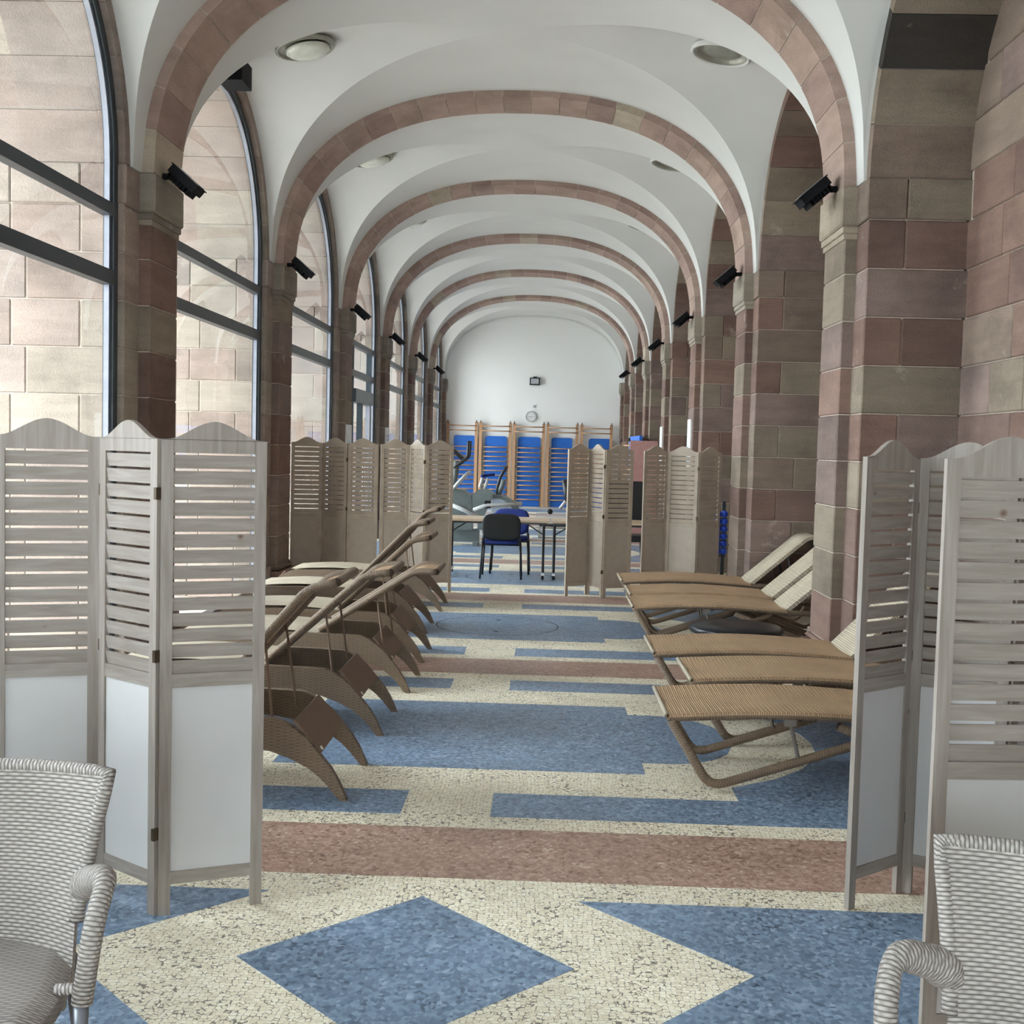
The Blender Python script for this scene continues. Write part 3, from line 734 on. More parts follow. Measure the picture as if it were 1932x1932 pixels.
# ------------------------------------------------------------------ right loungers (sling on tubular sled)
def fillet(pts, r=.07, n=5):
    out = [Vector(pts[0])]
    for i in range(1, len(pts)-1):
        a, b_, c = Vector(pts[i-1]), Vector(pts[i]), Vector(pts[i+1])
        d0 = (a-b_).normalized(); d1 = (c-b_).normalized(); rr = min(r, (a-b_).length*.45, (c-b_).length*.45)
        p0, p1 = b_+d0*rr, b_+d1*rr
        for k in range(n+1):
            t = k/n; out.append(p0*(1-t)**2+b_*2*t*(1-t)+p1*t*t)
    out.append(Vector(pts[-1])); return out
def right_lounger(x0, yc, th, label, hinge=1.21, Lb=.80):
    e = thing('sling_lounger', label, 'sun lounger', (x0, yc, 0), 0, 'tan woven loungers in the right row')
    W = .64; y_ = W/2; zs = .345
    bend = lambda x: zs+.028*math.sin(PI*min(1, max(0, x/hinge)))
    top = [(x, bend(x)) for x in [hinge*k/12 for k in range(13)]]+[(1.85, zs-.005)]
    for sg in (-1, 1): ob('rail', MB().tube([(x, sg*(y_-.018), z) for x, z in top], .020, 8), 'wicker_frame', e, smooth=True)
    for sg in (-1, 1):
        yy = sg*(y_-.02)
        sled = fillet([(.012, yy, zs-.01), (.205, yy, .018), (.50, yy, .115), (.86, yy, .235), (1.10, yy, zs-.02)], .075)
        ob('sled', MB().tube(sled, .0225, 8), 'wicker_frame', e, smooth=True)
        rear = fillet([(.80, yy*.94, zs-.02), (1.20, yy*.94, .17), (1.66, yy*.94, .018), (1.83, yy*.94, zs-.02)], .075)
        ob('sled', MB().tube(rear, .021, 8), 'wicker_frame', e, smooth=True)
        ob('bracket', MB().tube([(.57, yy, zs+.01), (.615, yy, .175)], .010, 6).box(.545, .60, yy-.012, yy+.012, zs-.022, zs+.02), 'bracket_metal', e)
    for xx, zz in ((.012, zs), (1.84, zs-.005), (.62, bend(.62)-.012)):
        ob('cross_tube', MB().tube([(xx, -(y_-.02), zz), (xx, y_-.02, zz)], .016, 8), 'wicker_frame', e, smooth=True)
    fn = lambda u, v: (-.008+(hinge+.008)*u, -y_+W*v, bend(hinge*u)+.017+.004*math.cos(2*PI*v))
    mb = MB().quadgrid(fn, 24, 8, hinge, .6)
    mb.quadgrid(lambda u, v: (lambda p: (p[0], p[1], p[2]-.026))(fn(1-u, v)), 24, 2, hinge, .6)
    for yy in (0, 1):
        mb.quadgrid(lambda u, v: (lambda p: (p[0], p[1], p[2]-.026*v))(fn(u, yy)), 24, 1, hinge, .6)
    mb.quadgrid(lambda u, v: (lambda p: (p[0]-.0, p[1], p[2]-.026*v))(fn(0, u)), 8, 1, .6, .6)
    # ribs run across the sling: swap uv
    mb.uv = [tuple((b, a) for a, b in q) for q in mb.uv]
    ob('seat', mb, 'wicker_tan', e, smooth=False)
    ob('seat_piping', MB().tube([(-.01, -y_, zs+.014), (-.01, y_, zs+.014)], .011, 8), 'wicker_pale', e, smooth=True)
    c, s_ = math.cos(th), math.sin(th); pts = [(hinge+c*Lb*.84*k/6, zs+.01+s_*Lb*.84*k/6) for k in range(7)]
    for k in range(1, 5):
        a = th-math.radians(38)*min(1, k/3); px, pz = pts[-1]; pts.append((px+math.cos(a)*Lb*.045, pz+math.sin(a)*Lb*.045))
    NP = len(pts)-1
    def sl(u, v, o=0.):
        k = min(NP-1, int(u*NP)); f_ = u*NP-k; x = pts[k][0]+(pts[k+1][0]-pts[k][0])*f_; z = pts[k][1]+(pts[k+1][1]-pts[k][1])*f_
        return (x+o*s_, -y_+.085+(W-.13)*v, z-o*c)
    mb = MB().quadgrid(lambda u, v: sl(u, v), 22, 2, Lb, .6).quadgrid(lambda u, v: sl(1-u, v, .03), 22, 2, Lb, .6)
    for yy in (0, 1): mb.quadgrid(lambda u, v: sl(u, yy, .03*v), 22, 1, Lb, .03)
    mb.quadgrid(lambda u, v: sl(1, u, .03*v), 2, 1, .6, .03)
    mb.uv = [tuple((b, a) for a, b in q) for q in mb.uv]
    ob('backrest', mb, 'wicker_pale', e)
    for sg in (-1, 1): ob('strut', MB().tube([(pts[4][0]+.02, sg*(y_-.06), pts[4][1]-.03), (hinge+.42, sg*(y_-.06), zs-.005)], .009, 6), 'steel_dark', e)
    return e
right_lounger(.662, 5.66, R(8), 'nearest tan woven lounger on the right, beside the foreground screen')
right_lounger(.885, 6.52, R(8), 'second tan woven lounger on the right, set back from its neighbours')
right_lounger(.757, 7.32, R(46), 'third tan woven lounger on the right, just in front of the stone pillar')
right_lounger(.785, 9.38, R(41), 'tan woven lounger behind the first right stone pillar, nearest of that three')
right_lounger(.823, 10.15, R(41), 'tan woven lounger in the middle of the three behind the first right stone pillar')
right_lounger(.815, 11.17, R(41), 'farthest tan woven lounger on the right, closest to the far screens')
# ------------------------------------------------------------------ low black round tables
for x, y, r_, h_, lb in ((1.50, 8.5, .35, .335, 'low black glossy round table under the right loungers'), (-2.05, 9.28, .30, .30, 'low black glossy round table between left loungers near the window')):
    e = thing('round_table', lb, 'table', (x, y, 0), 0, None)
    ob('table_top', MB().lathe([(0, h_), (r_*.5, h_-.002), (r_*.92, h_-.012), (r_, h_-.035), (r_*.98, h_-.06), (r_*.8, h_-.09), (0, h_-.09)], 32), 'bowl_black', e, smooth=True)
    ob('pedestal', MB().lathe([(.07, h_-.09), (.05, h_*.5), (.08, .05), (r_*.7, .02), (r_*.7, 0), (0, 0)], 24), 'bowl_black', e, smooth=True)
# black box on the floor behind the right screen
e = thing('speaker_box', 'small black box on the floor behind the right folding screen', 'box', (1.73, 4.42, 0))
ob('body', MB().box(-.15, .15, -.1, .1, .012, .17), 'black_plastic', e)
for sx_ in (-.13, .13): ob('foot', MB().box(sx_-.012, sx_+.012, -.08, .08, 0, .012), 'black_plastic', e)
# ------------------------------------------------------------------ wicker armchairs
def armchair(x, y, rz, label):
    e = thing('wicker_armchair', label, 'armchair', (x, y, 0), rz)
    # local: front is -y, centre of seat at 0
    def back(u, v, o=0.):
        z = .34+.465*v; hw = .245+.055*max(0, (z-.48)/.325)**1.3
        a = (2*u-1); yy = .22+.085*v - .10*a*a*(1-.25*v) + o
        return (hw*a*(1+.0*o), yy, z)
    mb = MB().quadgrid(lambda u, v: back(u, v), 26, 20, .60, .47)
    mb.quadgrid(lambda u, v: back(1-u, v, .028), 26, 20, .60, .47)
    for uu in (0, 1): mb.quadgrid(lambda u, v: back(uu, v, .028*u), 1, 20, .03, .47)
    ob('backrest', mb, 'wicker_grey', e, smooth=True)
    edge = [back(0, v/10, .014) for v in range(3, 11)]+[back(u/14, 1, .014) for u in range(1, 14)]+[back(1, v/10, .014) for v in range(10, 2, -1)]
    ob('back_border', MB().tube(edge, .017, 8), 'wicker_grey', e, smooth=True)
    def seat(u, v):
        a = 2*u-1; yy = .235-.48*v+.035*a*a*v
        if v > .9: pass
        z = .405+.012*math.cos(a*PI/2)-.055*max(0, (v-.80)/.2)**2 - .02*max(0, abs(a)-.85)/.15
        return (a*(.225+.03*math.sin(PI*min(1, v*.9))), yy, z)
    mb = MB().quadgrid(seat, 24, 20, .50, .48)
    mb.quadgrid(lambda u, v: (lambda p: (p[0], p[1], .345))(seat(1-u, v)), 24, 4, .5, .48)
    mb.quadgrid(lambda u, v: (lambda p: (p[0], p[1], p[2]+(.345-p[2])*v))(seat(u, 1)), 24, 2, .5, .06)
    for uu in (0, 1): mb.quadgrid(lambda u, v: (lambda p: (p[0], p[1], p[2]+(.345-p[2])*v))(seat(uu, u)), 20, 2, .5, .06)
    ob('seat', mb, 'wicker_grey', e, smooth=True)
    fe = [seat(u/16, 1) for u in range(17)]
    ob('seat_roll', MB().tube([(p[0], p[1]+.006, p[2]-.012) for p in fe], .022, 8), 'wicker_grey', e, smooth=True)
    ob('skirt', MB().box(-.22, .22, .16, .185, .27, .40), 'wicker_grey', e)
    for sg in (-1, 1):
        arm = fillet([(sg*.215, .200, .46), (sg*.262, .195, .565), (sg*.335, .075, .615), (sg*.325, .0, .545), (sg*.305, -.02, .375)], .085, 8)
        rr = [.016+.024*min(1, k/5)-.017*max(0, min(1, (k-6)/10)) for k in range(len(arm))]
        ob('armrest', MB().tube(arm, rr, 12), 'wicker_grey', e, smooth=True)
        ob('arm_link', MB().tube([(sg*.305, -.01, .405), (sg*.245, .0, .398)], .013, 8), 'wicker_grey', e, smooth=True)
        ob('leg', MB().tube([(sg*.305, -.02, .385), (sg*.31, -.14, 0)], .0165, 10), 'aluminium', e, smooth=True)
        ob('leg', MB().tube([(sg*.22, .21, .38), (sg*.235, .30, 0)], .0165, 10), 'aluminium', e, smooth=True)
        ob('seat_rail', MB().tube([(sg*.306, -.045, .30), (sg*.22, .21, .33)], .011, 8), 'aluminium', e)
    ob('seat_rail', MB().tube([(-.306, -.045, .30), (.306, -.045, .30)], .011, 8), 'aluminium', e)
    return e
armchair(-1.227, 2.36, R(8), 'pale grey wicker armchair in the left foreground corner')
armchair(1.005, 2.0, R(-34), 'grey wicker armchair in the right foreground corner, arm curving over the blue mosaic')
# ------------------------------------------------------------------ tables and chairs
def folding_table(x0, x1, y0, y1, label, legs):
    e = thing('folding_table', label, 'table', ((x0+x1)/2, (y0+y1)/2, 0), 0, 'folding tables')
    hx, hy = (x1-x0)/2, (y1-y0)/2
    ob('tabletop', MB().box(-hx, hx, -hy, hy, .695, .72), 'table_beech', e)
    ob('apron', MB().box(-hx+.03, hx-.03, -hy+.02, -hy+.045, .67, .695).box(-hx+.03, hx-.03, hy-.045, hy-.02, .67, .695), 'black_metal', e)
    for lx in legs:
        for ly in (-hy+.12, hy-.12):
            ob('leg', MB().tube([(lx, ly, .68), (lx, ly, .07)], .016, 8), 'black_metal', e)
        ob('foot_bar', MB().box(lx-.02, lx+.02, -hy+.02, hy-.02, .05, .08), 'steel', e)
        for ly in (-hy+.05, hy-.05): ob('caster', MB().tube([(lx-.014, ly, .03), (lx+.014, ly, .03)], .03, 12), 'black_plastic', e)
        sg = -1 if lx > 0 else 1
        ob('brace', MB().tube([(lx, -hy+.12, .54), (lx+sg*.22, -hy+.10, .68)], .008, 6), 'black_metal', e)
    return e
folding_table(-1.30, .12, 13.86, 14.56, 'beech folding table with black legs, behind the blue chair', (-.52, .64))
folding_table(.135, 1.60, 13.86, 14.56, 'second beech folding table joined on the right, half behind a screen', (-.685, .60))
def office_chair(x, y, rz, label, back='black_plastic'):
    e = thing('stacking_chair', label, 'chair', (x, y, 0), rz, 'blue stacking chairs')
    # local front -y is the sitter's front; backrest at +y
    def pad(u, v, s_):
        a = 2*PI*u; r_ = v; n_ = 4.; c, d = math.cos(a), math.sin(a)
        rr = (abs(c)**n_+abs(d)**n_)**(-1/n_)
        return c*rr*r_, d*rr*r_
    def slab(w_, h_, th_, fn):
        mb = MB(); NR = 5
        prof = [(0, th_/2), (.8, th_/2), (.95, th_*.36), (1, 0), (.95, -th_*.36), (.8, -th_/2), (0, -th_/2)]
        mb.quadgrid(lambda u, v: fn(*[q*s for q, s in zip(pad(u, prof[min(6, int(v*6+.5))][0], 0), (w_/2, h_/2))], prof[min(6, int(v*6+.5))][1]), 32, 6)
        return mb
    ob('seat', slab(.47, .44, .05, lambda a, b_, c: (a, b_, .445+c)), 'blue_fabric', e, smooth=True)
    ob('backrest', slab(.46, .33, .035, lambda a, b_, c: (a, .235+.05*(b_/.165)-.10*(a*a)*1.2+c, .635+b_)), 'blue_fabric', e, smooth=True)
    ob('back_shell', slab(.465, .335, .016, lambda a, b_, c: (a, .256+.05*(b_/.165)-.10*(a*a)*1.2+c, .635+b_)), back, e, smooth=True)
    for sg in (-1, 1):
        ob('leg', MB().tube([(sg*.225, -.20, .43), (sg*.245, -.225, 0)], .013, 8), 'black_metal', e, smooth=True)
        ob('leg', MB().tube([(sg*.225, .18, .50), (sg*.25, .235, 0)], .013, 8), 'black_metal', e, smooth=True)
        ob('back_upright', MB().tube([(sg*.215, .18, .42), (sg*.215, .225, .60)], .013, 8), 'black_metal', e, smooth=True)
        ob('side_rail', MB().tube([(sg*.228, -.20, .415), (sg*.228, .18, .415)], .011, 8), 'black_metal', e)
    ob('cross_rail', MB().tube([(-.228, -.20, .415), (.228, -.20, .415)], .011, 8).tube([(-.228, .17, .415), (.228, .17, .415)], .011, 8), 'black_metal', e)
    return e
office_chair(-.462, 14.04, PI, 'stacking chair on the near side of the table, showing its black back shell')
office_chair(-.375, 14.62, 0, 'stacking chair on the far side of the table, blue upholstered back showing')
e = thing('high_back_chair', 'black high-backed chair seen in the gap between the two right far screens', 'chair', (1.10, 14.75, 0))
ob('backrest', MB().box(-.24, .24, .20, .26, .62, 1.20), 'black_plastic', e)
ob('seat', MB().box(-.25, .25, -.25, .22, .44, .52), 'black_plastic', e)
for sg in (-1, 1):
    ob('armrest', MB().tube(fillet([(sg*.27, .20, .55), (sg*.29, .15, .78), (sg*.29, -.15, .78), (sg*.27, -.2, .48)], .05), .016, 8), 'black_metal', e, smooth=True)
    for q in (-.2, .22): ob('leg', MB().tube([(sg*.22, q, .44), (sg*.25, q*1.1, 0)], .016, 8), 'black_metal', e)
# ------------------------------------------------------------------ blue dumbbells on a slim rack by the second right pillar
e = thing('weight_rack', 'slim upright rack by the second right pillar holding blue dumbbells', 'rack', (2.10, 13.0, 0))
ob('upright', MB().box(-.02, .02, .10, .14, 0, 1.05), 'steel_dark', e); ob('base', MB().box(-.14, .06, -.14, .16, 0, .03), 'steel_dark', e)
for k in range(6): ob('cradle', MB().box(-.09, .02, -.03, .11, .430+.085*k, .444+.085*k), 'steel_dark', e)
for k in range(6):
    words = ['lowest', 'second from the bottom', 'third from the bottom', 'third from the top', 'second from the top', 'topmost'][k]
    d = thing('dumbbell', f'blue round-headed dumbbell on the slim rack, {words}', 'dumbbell', (2.055, 12.97, .447+.085*k), 0, 'blue dumbbells on the rack')
    sph = lambda cx: MB().lathe([(.0001, 0), (.022, .006), (.034, .018), (.039, .039), (.034, .06), (.022, .072), (.0001, .078)], 14, (cx, 0, 0))
    ob('head', sph(-.035), 'ball_blue', d, smooth=True); ob('head', sph(.035), 'ball_blue', d, smooth=True)
    ob('grip', MB().tube([(-.035, 0, .039), (.035, 0, .039)], .014, 8), 'black_metal', d)
# ------------------------------------------------------------------ flood lamps on the capitals
def flood(m_, i):
    side = 'window-side' if m_ < 0 else 'right-hand'; nm = ['', 'first', 'second', 'third', 'fourth', 'fifth', 'sixth'][i]
    e = thing('flood_lamp', f'small black flood lamp above the {nm} {side} stone capital', 'lamp', (D(m_, D_BLOCK+.03), YP(i)+.20, Z_IMP), 0, 'black flood lamps')
    d = -m_   # towards the room
    ob('bracket', MB().box(min(0, d*.13), max(0, d*.13), -.022, .022, .0, .035).box(min(d*.10, d*.135), max(d*.10, d*.135), -.03, .03, -.03, .05), 'lamp_black', e)
    a = .72; c, s_ = math.cos(a), math.sin(a)
    mat = Matrix(((d*c, 0, d*s_, d*.19), (0, 1, 0, 0), (-s_, 0, c, .0), (0, 0, 0, 1)))
    ob('housing', MB().box(-.115, .115, -.09, .09, -.045, .02, mat).box(-.08, .05, -.06, .06, -.075, -.045, mat), 'lamp_black', e)
    mb = MB()
    for k in range(7): mb.box(-.10+.03*k, -.093+.03*k, -.085, .085, -.085, -.045, mat)
    ob('cooling_fin', mb, 'lamp_black', e)
    ob('glass', MB().box(-.10, .10, -.078, .078, .02, .026, mat), 'lamp_glass', e)
    ob('visor', MB().box(-.125, .125, -.095, .095, .012, .02, mat), 'lamp_black', e)
for i in range(1, 7):
    for m_ in (-1, 1): flood(m_, i)
e = thing('black_loudspeaker', 'black box loudspeaker fixed over the crown of the window after the first pillar', 'speaker', (D(-1, 2.50), YCB(1)-.10, Z_IMP+R_L-.07))
ob('cabinet', MB().box(0, .22, -.16, .16, -.06, .14), 'lamp_black', e); ob('bracket', MB().box(-.12, .0, -.03, .03, .0, .06), 'lamp_black', e)
# ------------------------------------------------------------------ round ceiling lamps
for bi in (0, 1, 2, 3):
    for m_ in (-1, 1):
        dx = 1.80
        zc = Z_IMP+crown(dx)-.055
        side = 'window side' if m_ < 0 else 'right side'; nm = ['zero', 'nearest', 'second', 'third'][bi]
        if bi == 0: continue
        sl = math.atan(.305*3*dx**2/D_BODY**3)
        if m_ < 0:
            e = thing('ceiling_lamp', f'round ceiling lamp with hanging glass bowl, {nm} bay, {side} of the vault', 'lamp', (D(m_, dx), YCB(bi), zc), 0, 'round ceiling lamps')
        else:
            e = thing('ceiling_lamp', f'round ceiling lamp with stepped rings, {nm} bay, {side} of the vault', 'lamp', (D(m_, dx), YCB(bi), zc), 0, 'round ceiling lamps')
        e.rotation_euler = (0, m_*sl, 0)
        ob('ring', MB().lathe([(.255, .03), (.262, -.004), (.25, -.014), (.232, -.010), (.228, .03)], 40), 'plaster' if m_ > 0 else 'fitting_ring', e, smooth=True)
        if m_ > 0:
            ob('reflector', MB().lathe([(.228, .0), (.20, .012), (.195, .03), (.15, .036), (.14, .02), (.10, .03), (.05, .02), (.0, .02)], 40), 'fitting_ring', e, smooth=True)
        else:
            ob('reflector', MB().lathe([(.235, .004), (.0, .006)], 40), 'fitting_ring', e, smooth=True)
            b2 = ob('glass_bowl', MB().lathe([(.19, -.004), (.188, -.022), (.15, -.045), (.09, -.058), (.0, -.062)], 36, (.02, 0, -.01)), 'glass_bowl', e, smooth=True)
# ------------------------------------------------------------------ posters on the piers
def poster(x, y0, y1, z0, z1, m_, label, art):
    d = -m_; e = thing('notice_board', label, 'sign', (x, y0, z0))
    w_, h_ = y1-y0, z1-z0; t = lambda a, b_: (min(d*a, d*b_), max(d*a, d*b_))
    a, b_ = t(0, .018); ob('panel', MB().box(a, b_, 0, w_, 0, h_), 'poster_white', e)
    if art == 'grid':
        for q in range(5): a, b_ = t(.0181, .0192); ob('printed_block', MB().box(a, b_, .05, w_-.05, .04+q*.065, .085+q*.065), 'poster_grey', e)
    elif art == 'blue':
        a, b_ = t(.0181, .0192); ob('printed_shape', MB().face([((b_ if d > 0 else a), .04, .02), ((b_ if d > 0 else a), w_-.05, .02), ((b_ if d > 0 else a), w_*.6, h_*.55)]), 'poster_blue', e)
    return e
XR_ = D(1, D_SHAFT); XL_ = D(-1, D_SHAFT)
poster(XR_, YP(3)+.14, YP(3)+.50, 1.40, 2.05, 1, 'white sign with a blue shape on the third right stone pillar', 'blue')
poster(XR_, YP(4)+.14, YP(4)+.50, 1.40, 2.02, 1, 'plain white board on the fourth right stone pillar', '')
poster(XL_, YP(3)+.10, YP(3)+.50, 1.42, 1.86, -1, 'light blue notice on the third window-side stone pillar', 'blue')
poster(XL_, YP(4)+.10, YP(4)+.52, 1.42, 1.89, -1, 'grey printed notice on the fourth window-side stone pillar', 'grid')
# ------------------------------------------------------------------ end wall: wall bars, mats, clock, emergency light
ye = Y_END
wbx = [(-2.64, -1.86), (-1.742, -.932), (-.826, -.020), (.092, .890), (1.010, 1.815)]
nmw = ['farthest left', 'second from the left', 'middle', 'second from the right', 'farthest right']
def wallbars(name_label, x0, x1, loc, rz, ztop=2.27, group='wall bars on the end wall'):
    e = thing('wall_bars', name_label, 'wall bars', loc, rz, group); w_ = x1-x0
    for x in (0, w_): ob('upright', MB().box(x-.04, x+.04, -.16, -.07, 0, ztop), 'bar_wood', e)
    for x in (0, w_): ob('hook', MB().box(x-.012, x+.012, -.20, -.16, ztop-.02, ztop+.05), 'steel_dark', e)
    zz = [ztop-.10, ztop-.23]+[1.60-.128*k for k in range(12)]
    for k, z in enumerate(zz):
        yy = -.17 if k < 2 else -.11
        ob('rung', MB().tube([(.0, yy, z), (w_, yy, z)], .016, 8), 'bar_wood', e, smooth=True)
    return e
for k, (a, b_) in enumerate(wbx):
    wallbars(f'wooden wall bars on the end wall, {nmw[k]} of five', a, b_, (a, ye, 0), 0)
matx = [(-2.478, -1.88), (-1.62, -1.022), (-.718, -.108), (.196, .762), (1.21, 1.818)]
for k, (a, b_) in enumerate(matx):
    e = thing('gym_mat', f'blue gym mat standing behind the {nmw[k]} wall bars', 'mat', ((a+b_)/2, ye-.035, 0), 0, 'blue gym mats')
    w_ = b_-a; r_ = .07; prof = [(-w_/2, 0), (w_/2, 0)]
    for q in range(6): t = q/5*PI/2; prof.append((w_/2-r_+r_*math.cos(t), 1.90-r_+r_*math.sin(t)))
    for q in range(6): t = PI/2+q/5*PI/2; prof.append((-w_/2+r_+r_*math.cos(t), 1.90-r_+r_*math.sin(t)))
    ob('pad', MB().prism(prof, -.03, .03), 'mat_blue', e)
e = thing('wall_clock', 'round white wall clock on the end wall', 'clock', (-.385, ye, 2.455))
rot = Matrix.Rotation(PI/2, 4, 'X')
ob('case', MB().lathe([(0, .0), (.148, .0), (.15, .03), (.138, .045), (.128, .035)], 36).xf(rot), 'machine_white', e, smooth=True)
ob('dial', MB().lathe([(.0, .032), (.13, .032)], 36).xf(rot), 'poster_white', e)
mb = MB()
for k in range(12):
    a = k*PI/6; q = Matrix.Rotation(-a, 4, 'Y'); mb.box(-.004, .004, -.0345, -.033, .10, .122, q)
ob('hour_mark', mb, 'black_plastic', e)
ob('hand', MB().box(-.06, .0, -.0365, -.0355, -.004, .004), 'black_plastic', e); ob('hand', MB().box(-.0, .085, -.0365, -.0355, -.003, .003), 'black_plastic', e)
e = thing('emergency_light', 'small black framed emergency light high on the end wall', 'lamp', (-.30, ye, 3.415))
ob('frame', MB().box(-.14, .14, -.09, -.0, -.10, .10), 'black_plastic', e); ob('lens', MB().box(-.105, .105, -.096, -.09, -.07, .07), 'poster_grey', e); ob('mount', MB().box(-.05, .05, -.05, 0, .10, .13), 'black_plastic', e)
e = thing('wall_hook', 'small grey hook on the end wall above the clock', 'hook', (-.30, ye, 2.735))
ob('plate', MB().box(-.035, .025, -.02, 0, -.03, .03), 'steel', e); ob('peg', MB().tube([(0, 0, 0), (.0, -.06, 0), (.02, -.07, .04)], .01, 6), 'steel', e)
# right-hand gym corner
e = thing('gym_mat', 'blue gym mat leaning behind wall bars on the right side of the gym', 'mat', (1.915, 24.0, 0), 0, 'blue gym mats')
ob('pad', MB().box(-.03, .03, -1.4, 1.4, .0, 1.90), 'mat_blue', e)
wallbars('wooden wall bars on the right side of the gym, beside the pink board', 0, 2.4, (1.88, 25.2, 0), -PI/2, 1.80, 'side wall bars')
e = thing('pink_board', 'pinkish upright board standing beyond the right far screens', 'board', (1.83, 20.6, 0))
ob('panel', MB().box(-.27, .22, -.02, .02, .08, 1.78), 'pink_board', e)
for sx_ in (-.24, .19): ob('foot', MB().box(sx_-.02, sx_+.02, -.18, .18, 0, .08), 'steel_dark', e)
# ------------------------------------------------------------------ gym machines
def at_y(px, py, y):
    d = fwd + rgt2*((px-966)/F) - up2*((py-966)/F); t = y/d.y
    return Vector((CX+d.x*t, y, CH+d.z*t))
rgt2, up2 = r2, u2
def mach_tube(pts, yb, y, off): return [at_y(px, py, y)+Vector((0, dy, 0))-off for px, py, dy in pts]
# cross trainer with quarter-round flywheel cover
Y0 = 20.0; base = Vector((-.85, Y0, 0))
e = thing('cross_trainer', 'grey and white cross trainer with a quarter-round flywheel cover', 'exercise machine', base)
q = lambda px, py, dy=0.: tuple(at_y(px, py, Y0)+Vector((0, dy, 0))-base)
zz0 = .30
prof = [(q(928, 964)[0], zz0)]
x_l, x_r = q(928, 964)[0], q(984, 964)[0]; ztop = q(928, 933)[2]
prof = [(x_l, zz0), (x_r+.02, zz0)]
for k in range(9): a = k/8*PI/2; prof.append((x_l+.10+(x_r-.10+.02-x_l)*math.cos(a), zz0+(ztop-zz0)*math.sin(a)))
prof.append((x_l, ztop))
ob('flywheel_cover', MB().prism(prof, -.15, .12), 'machine_grey', e)
ip = [(x_l+.015, zz0+.02), (x_r-.10, zz0+.02)]+[(x_l+.08+(x_r-.18-x_l)*math.cos(k/8*PI/2), zz0+.02+(ztop-zz0-.08)*math.sin(k/8*PI/2)) for k in range(9)]+[(x_l+.015, ztop-.06)]
ob('side_shield', MB().prism(ip, -.165, -.15), 'machine_blue', e)
ob('cover_edge', MB().box(x_l-.012, x_l+.014, -.165, .12, zz0, ztop+.02), 'machine_white', e)
ob('base_beam', MB().box(x_l-.95, x_r+.12, -.06, .06, .06, .14), 'machine_white', e)
for xx in (x_l-.90, x_r+.05): ob('base_foot', MB().box(xx-.04, xx+.04, -.30, .30, 0, .07), 'machine_grey', e)
for dy in (-.16, .16): ob('leg_post', MB().box(x_l+.10, x_l+.16, dy-.02, dy+.02, .10, zz0), 'machine_grey', e)
for dy in (-.20, .20):
    ob('pedal_arm', MB().tube([q(985, 950, dy), q(920, 952, dy), q(878, 968, dy)], .028, 8), 'machine_white', e, smooth=True)
    ob('foot_plate', MB().prism([(q(893, 938)[0], q(893, 938)[2]), (q(907, 943)[0], q(907, 943)[2]), (q(925, 937)[0], q(925, 937)[2]), (q(932, 930)[0], q(932, 930)[2]), (q(918, 924)[0], q(918, 924)[2]), (q(903, 928)[0], q(903, 928)[2])], dy-.07, dy+.07), 'machine_grey', e)
    ob('swing_arm', MB().tube([q(938, 932, dy), q(939, 918, dy), q(945, 898, dy), q(956, 881, dy*1.3)], .022, 8), 'steel_dark', e, smooth=True)
ob('mast', MB().tube([q(940, 935), q(948, 915), q(950, 905)], .04, 8), 'machine_grey', e, smooth=True)
ob('console', MB().box(q(938, 0)[0], q(955, 0)[0], -.16, .16, q(0, 930)[2]-.03, q(0, 920)[2]), 'black_plastic', e)
# tall cross trainer at the left with upright handles
Y1 = 18.6; base = Vector((-1.55, Y1, 0))
e = thing('elliptical_trainer', 'tall dark elliptical trainer with bent handlebars beside the left far screens', 'exercise machine', base)
q = lambda px, py, dy=0.: tuple(at_y(px, py, Y1)+Vector((0, dy, 0))-base)
for dy in (-.24, .24):
    ob('handlebar', MB().tube(fillet([q(858, 882, dy), q(866, 876, dy), q(884, 862, dy), q(886, 832, dy)], .05), .021, 8), 'steel_dark', e, smooth=True)
    ob('crank_arm', MB().tube([q(854, 924, dy), q(868, 908, dy), q(886, 890, dy)], .024, 8), 'machine_white', e, smooth=True)
ob('console', MB().prism([(q(852, 848)[0], q(852, 848)[2]), (q(858, 846)[0], q(858, 846)[2]), (q(880, 866)[0], q(880, 866)[2]), (q(874, 872)[0], q(874, 872)[2])], -.16, .16), 'black_plastic', e)
ob('mast', MB().tube([q(862, 870), q(858, 900), q(850, 940)], .05, 10), 'machine_grey', e, smooth=True)
ob('hub', MB().box(q(862, 0)[0], q(874, 0)[0], -.12, .12, q(0, 914)[2], q(0, 900)[2]), 'black_plastic', e)
ob('housing', MB().prism([(q(850, 960)[0], .25), (q(893, 960)[0], .25), (q(890, 935)[0], q(890, 935)[2]), (q(878, 924)[0], q(878, 924)[2]), (q(862, 922)[0], q(862, 922)[2]), (q(848, 926)[0], q(848, 926)[2])], -.20, .16), 'machine_grey', e)
ob('stride_rail', MB().tube([q(856, 952, -.24), q(880, 962, -.24), q(900, 975, -.24)], .035, 8), 'machine_white', e, smooth=True)
ob('stride_rail', MB().tube([q(856, 952, .24), q(880, 962, .24), q(900, 975, .24)], .035, 8), 'machine_white', e, smooth=True)
ob('base_beam', MB().box(-.55, .55, -.07, .07, .05, .25), 'machine_grey', e)
for xx in (-.5, .5): ob('base_foot', MB().box(xx-.04, xx+.04, -.30, .30, 0, .06), 'machine_grey', e)
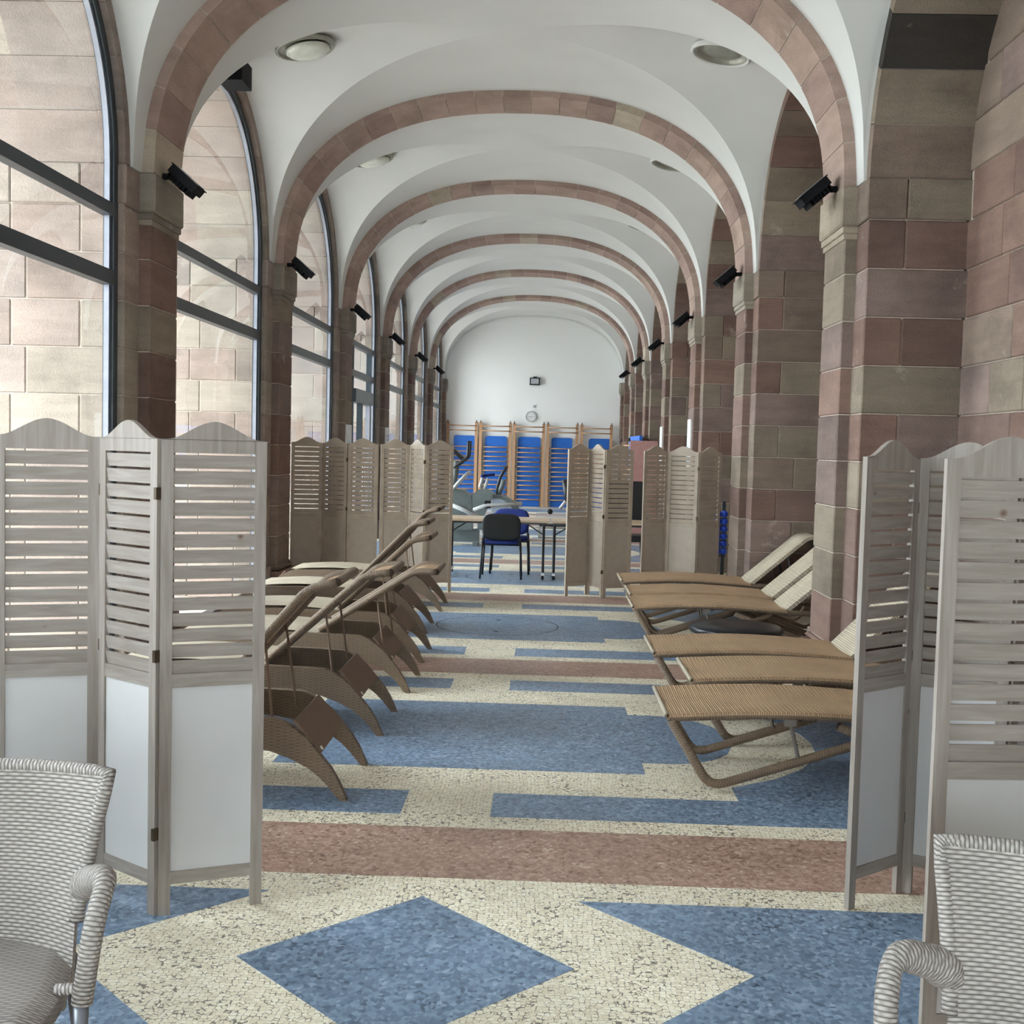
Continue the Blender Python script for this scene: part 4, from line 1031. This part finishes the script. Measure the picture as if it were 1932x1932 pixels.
# exercise bike behind, with white uprights
Y2 = 22.0; base = Vector((-1.25, Y2, 0))
e = thing('exercise_bike', 'exercise bike with white twin uprights in front of the wall bars', 'exercise machine', base)
q = lambda px, py, dy=0.: tuple(at_y(px, py, Y2)+Vector((0, dy, 0))-base)
for a, b_ in (((905, 920), (911, 899)), ((914, 922), (921, 902))): ob('upright', MB().tube([q(*a), q(*b_)], .03, 8), 'machine_white', e, smooth=True)
ob('handlebar', MB().tube([q(910, 898, -.2), q(918, 897), q(931, 896, .2)], .03, 8), 'blue_fabric', e, smooth=True)
ob('body', MB().prism([(q(896, 0)[0], .22), (q(935, 0)[0], .22), (q(934, 930)[0], q(934, 930)[2]), (q(920, 922)[0], q(920, 922)[2]), (q(905, 923)[0], q(905, 923)[2]), (q(893, 931)[0], q(893, 931)[2])], -.12, .12), 'machine_grey', e)
for xx in (q(900, 0)[0], q(930, 0)[0]): ob('base_foot', MB().box(xx-.04, xx+.04, -.28, .28, 0, .22), 'machine_grey', e)
# rowing bench with a black roller at the right
Y3 = 20.5; base = Vector((.45, Y3, 0))
e = thing('rowing_bench', 'white framed training bench with a round black roller beyond the tables', 'exercise machine', base)
q = lambda px, py, dy=0.: tuple(at_y(px, py, Y3)+Vector((0, dy, 0))-base)
ob('roller', MB().tube([q(1038, 965, -.12), q(1038, 965, .12)], .045, 16), 'black_plastic', e, smooth=True)
ob('rail', MB().box(q(1038, 0)[0], q(1105, 0)[0], -.03, .03, q(0, 969)[2], q(0, 966)[2]), 'machine_white', e)
ob('pad', MB().box(q(1044, 0)[0], q(1100, 0)[0], -.15, .15, q(0, 964)[2], q(0, 960)[2]), 'black_plastic', e)
ob('slant_post', MB().tube([q(1056, 960), q(1074, 938)], .03, 8), 'machine_white', e, smooth=True)
ob('back_pad', MB().tube([q(1066, 905), q(1070, 930), q(1072, 945)], .06, 10), 'black_plastic', e, smooth=True)
for px in (1045, 1098): ob('leg', MB().box(q(px, 0)[0]-.025, q(px, 0)[0]+.025, -.2, .2, 0, q(0, 969)[2]), 'machine_white', e)
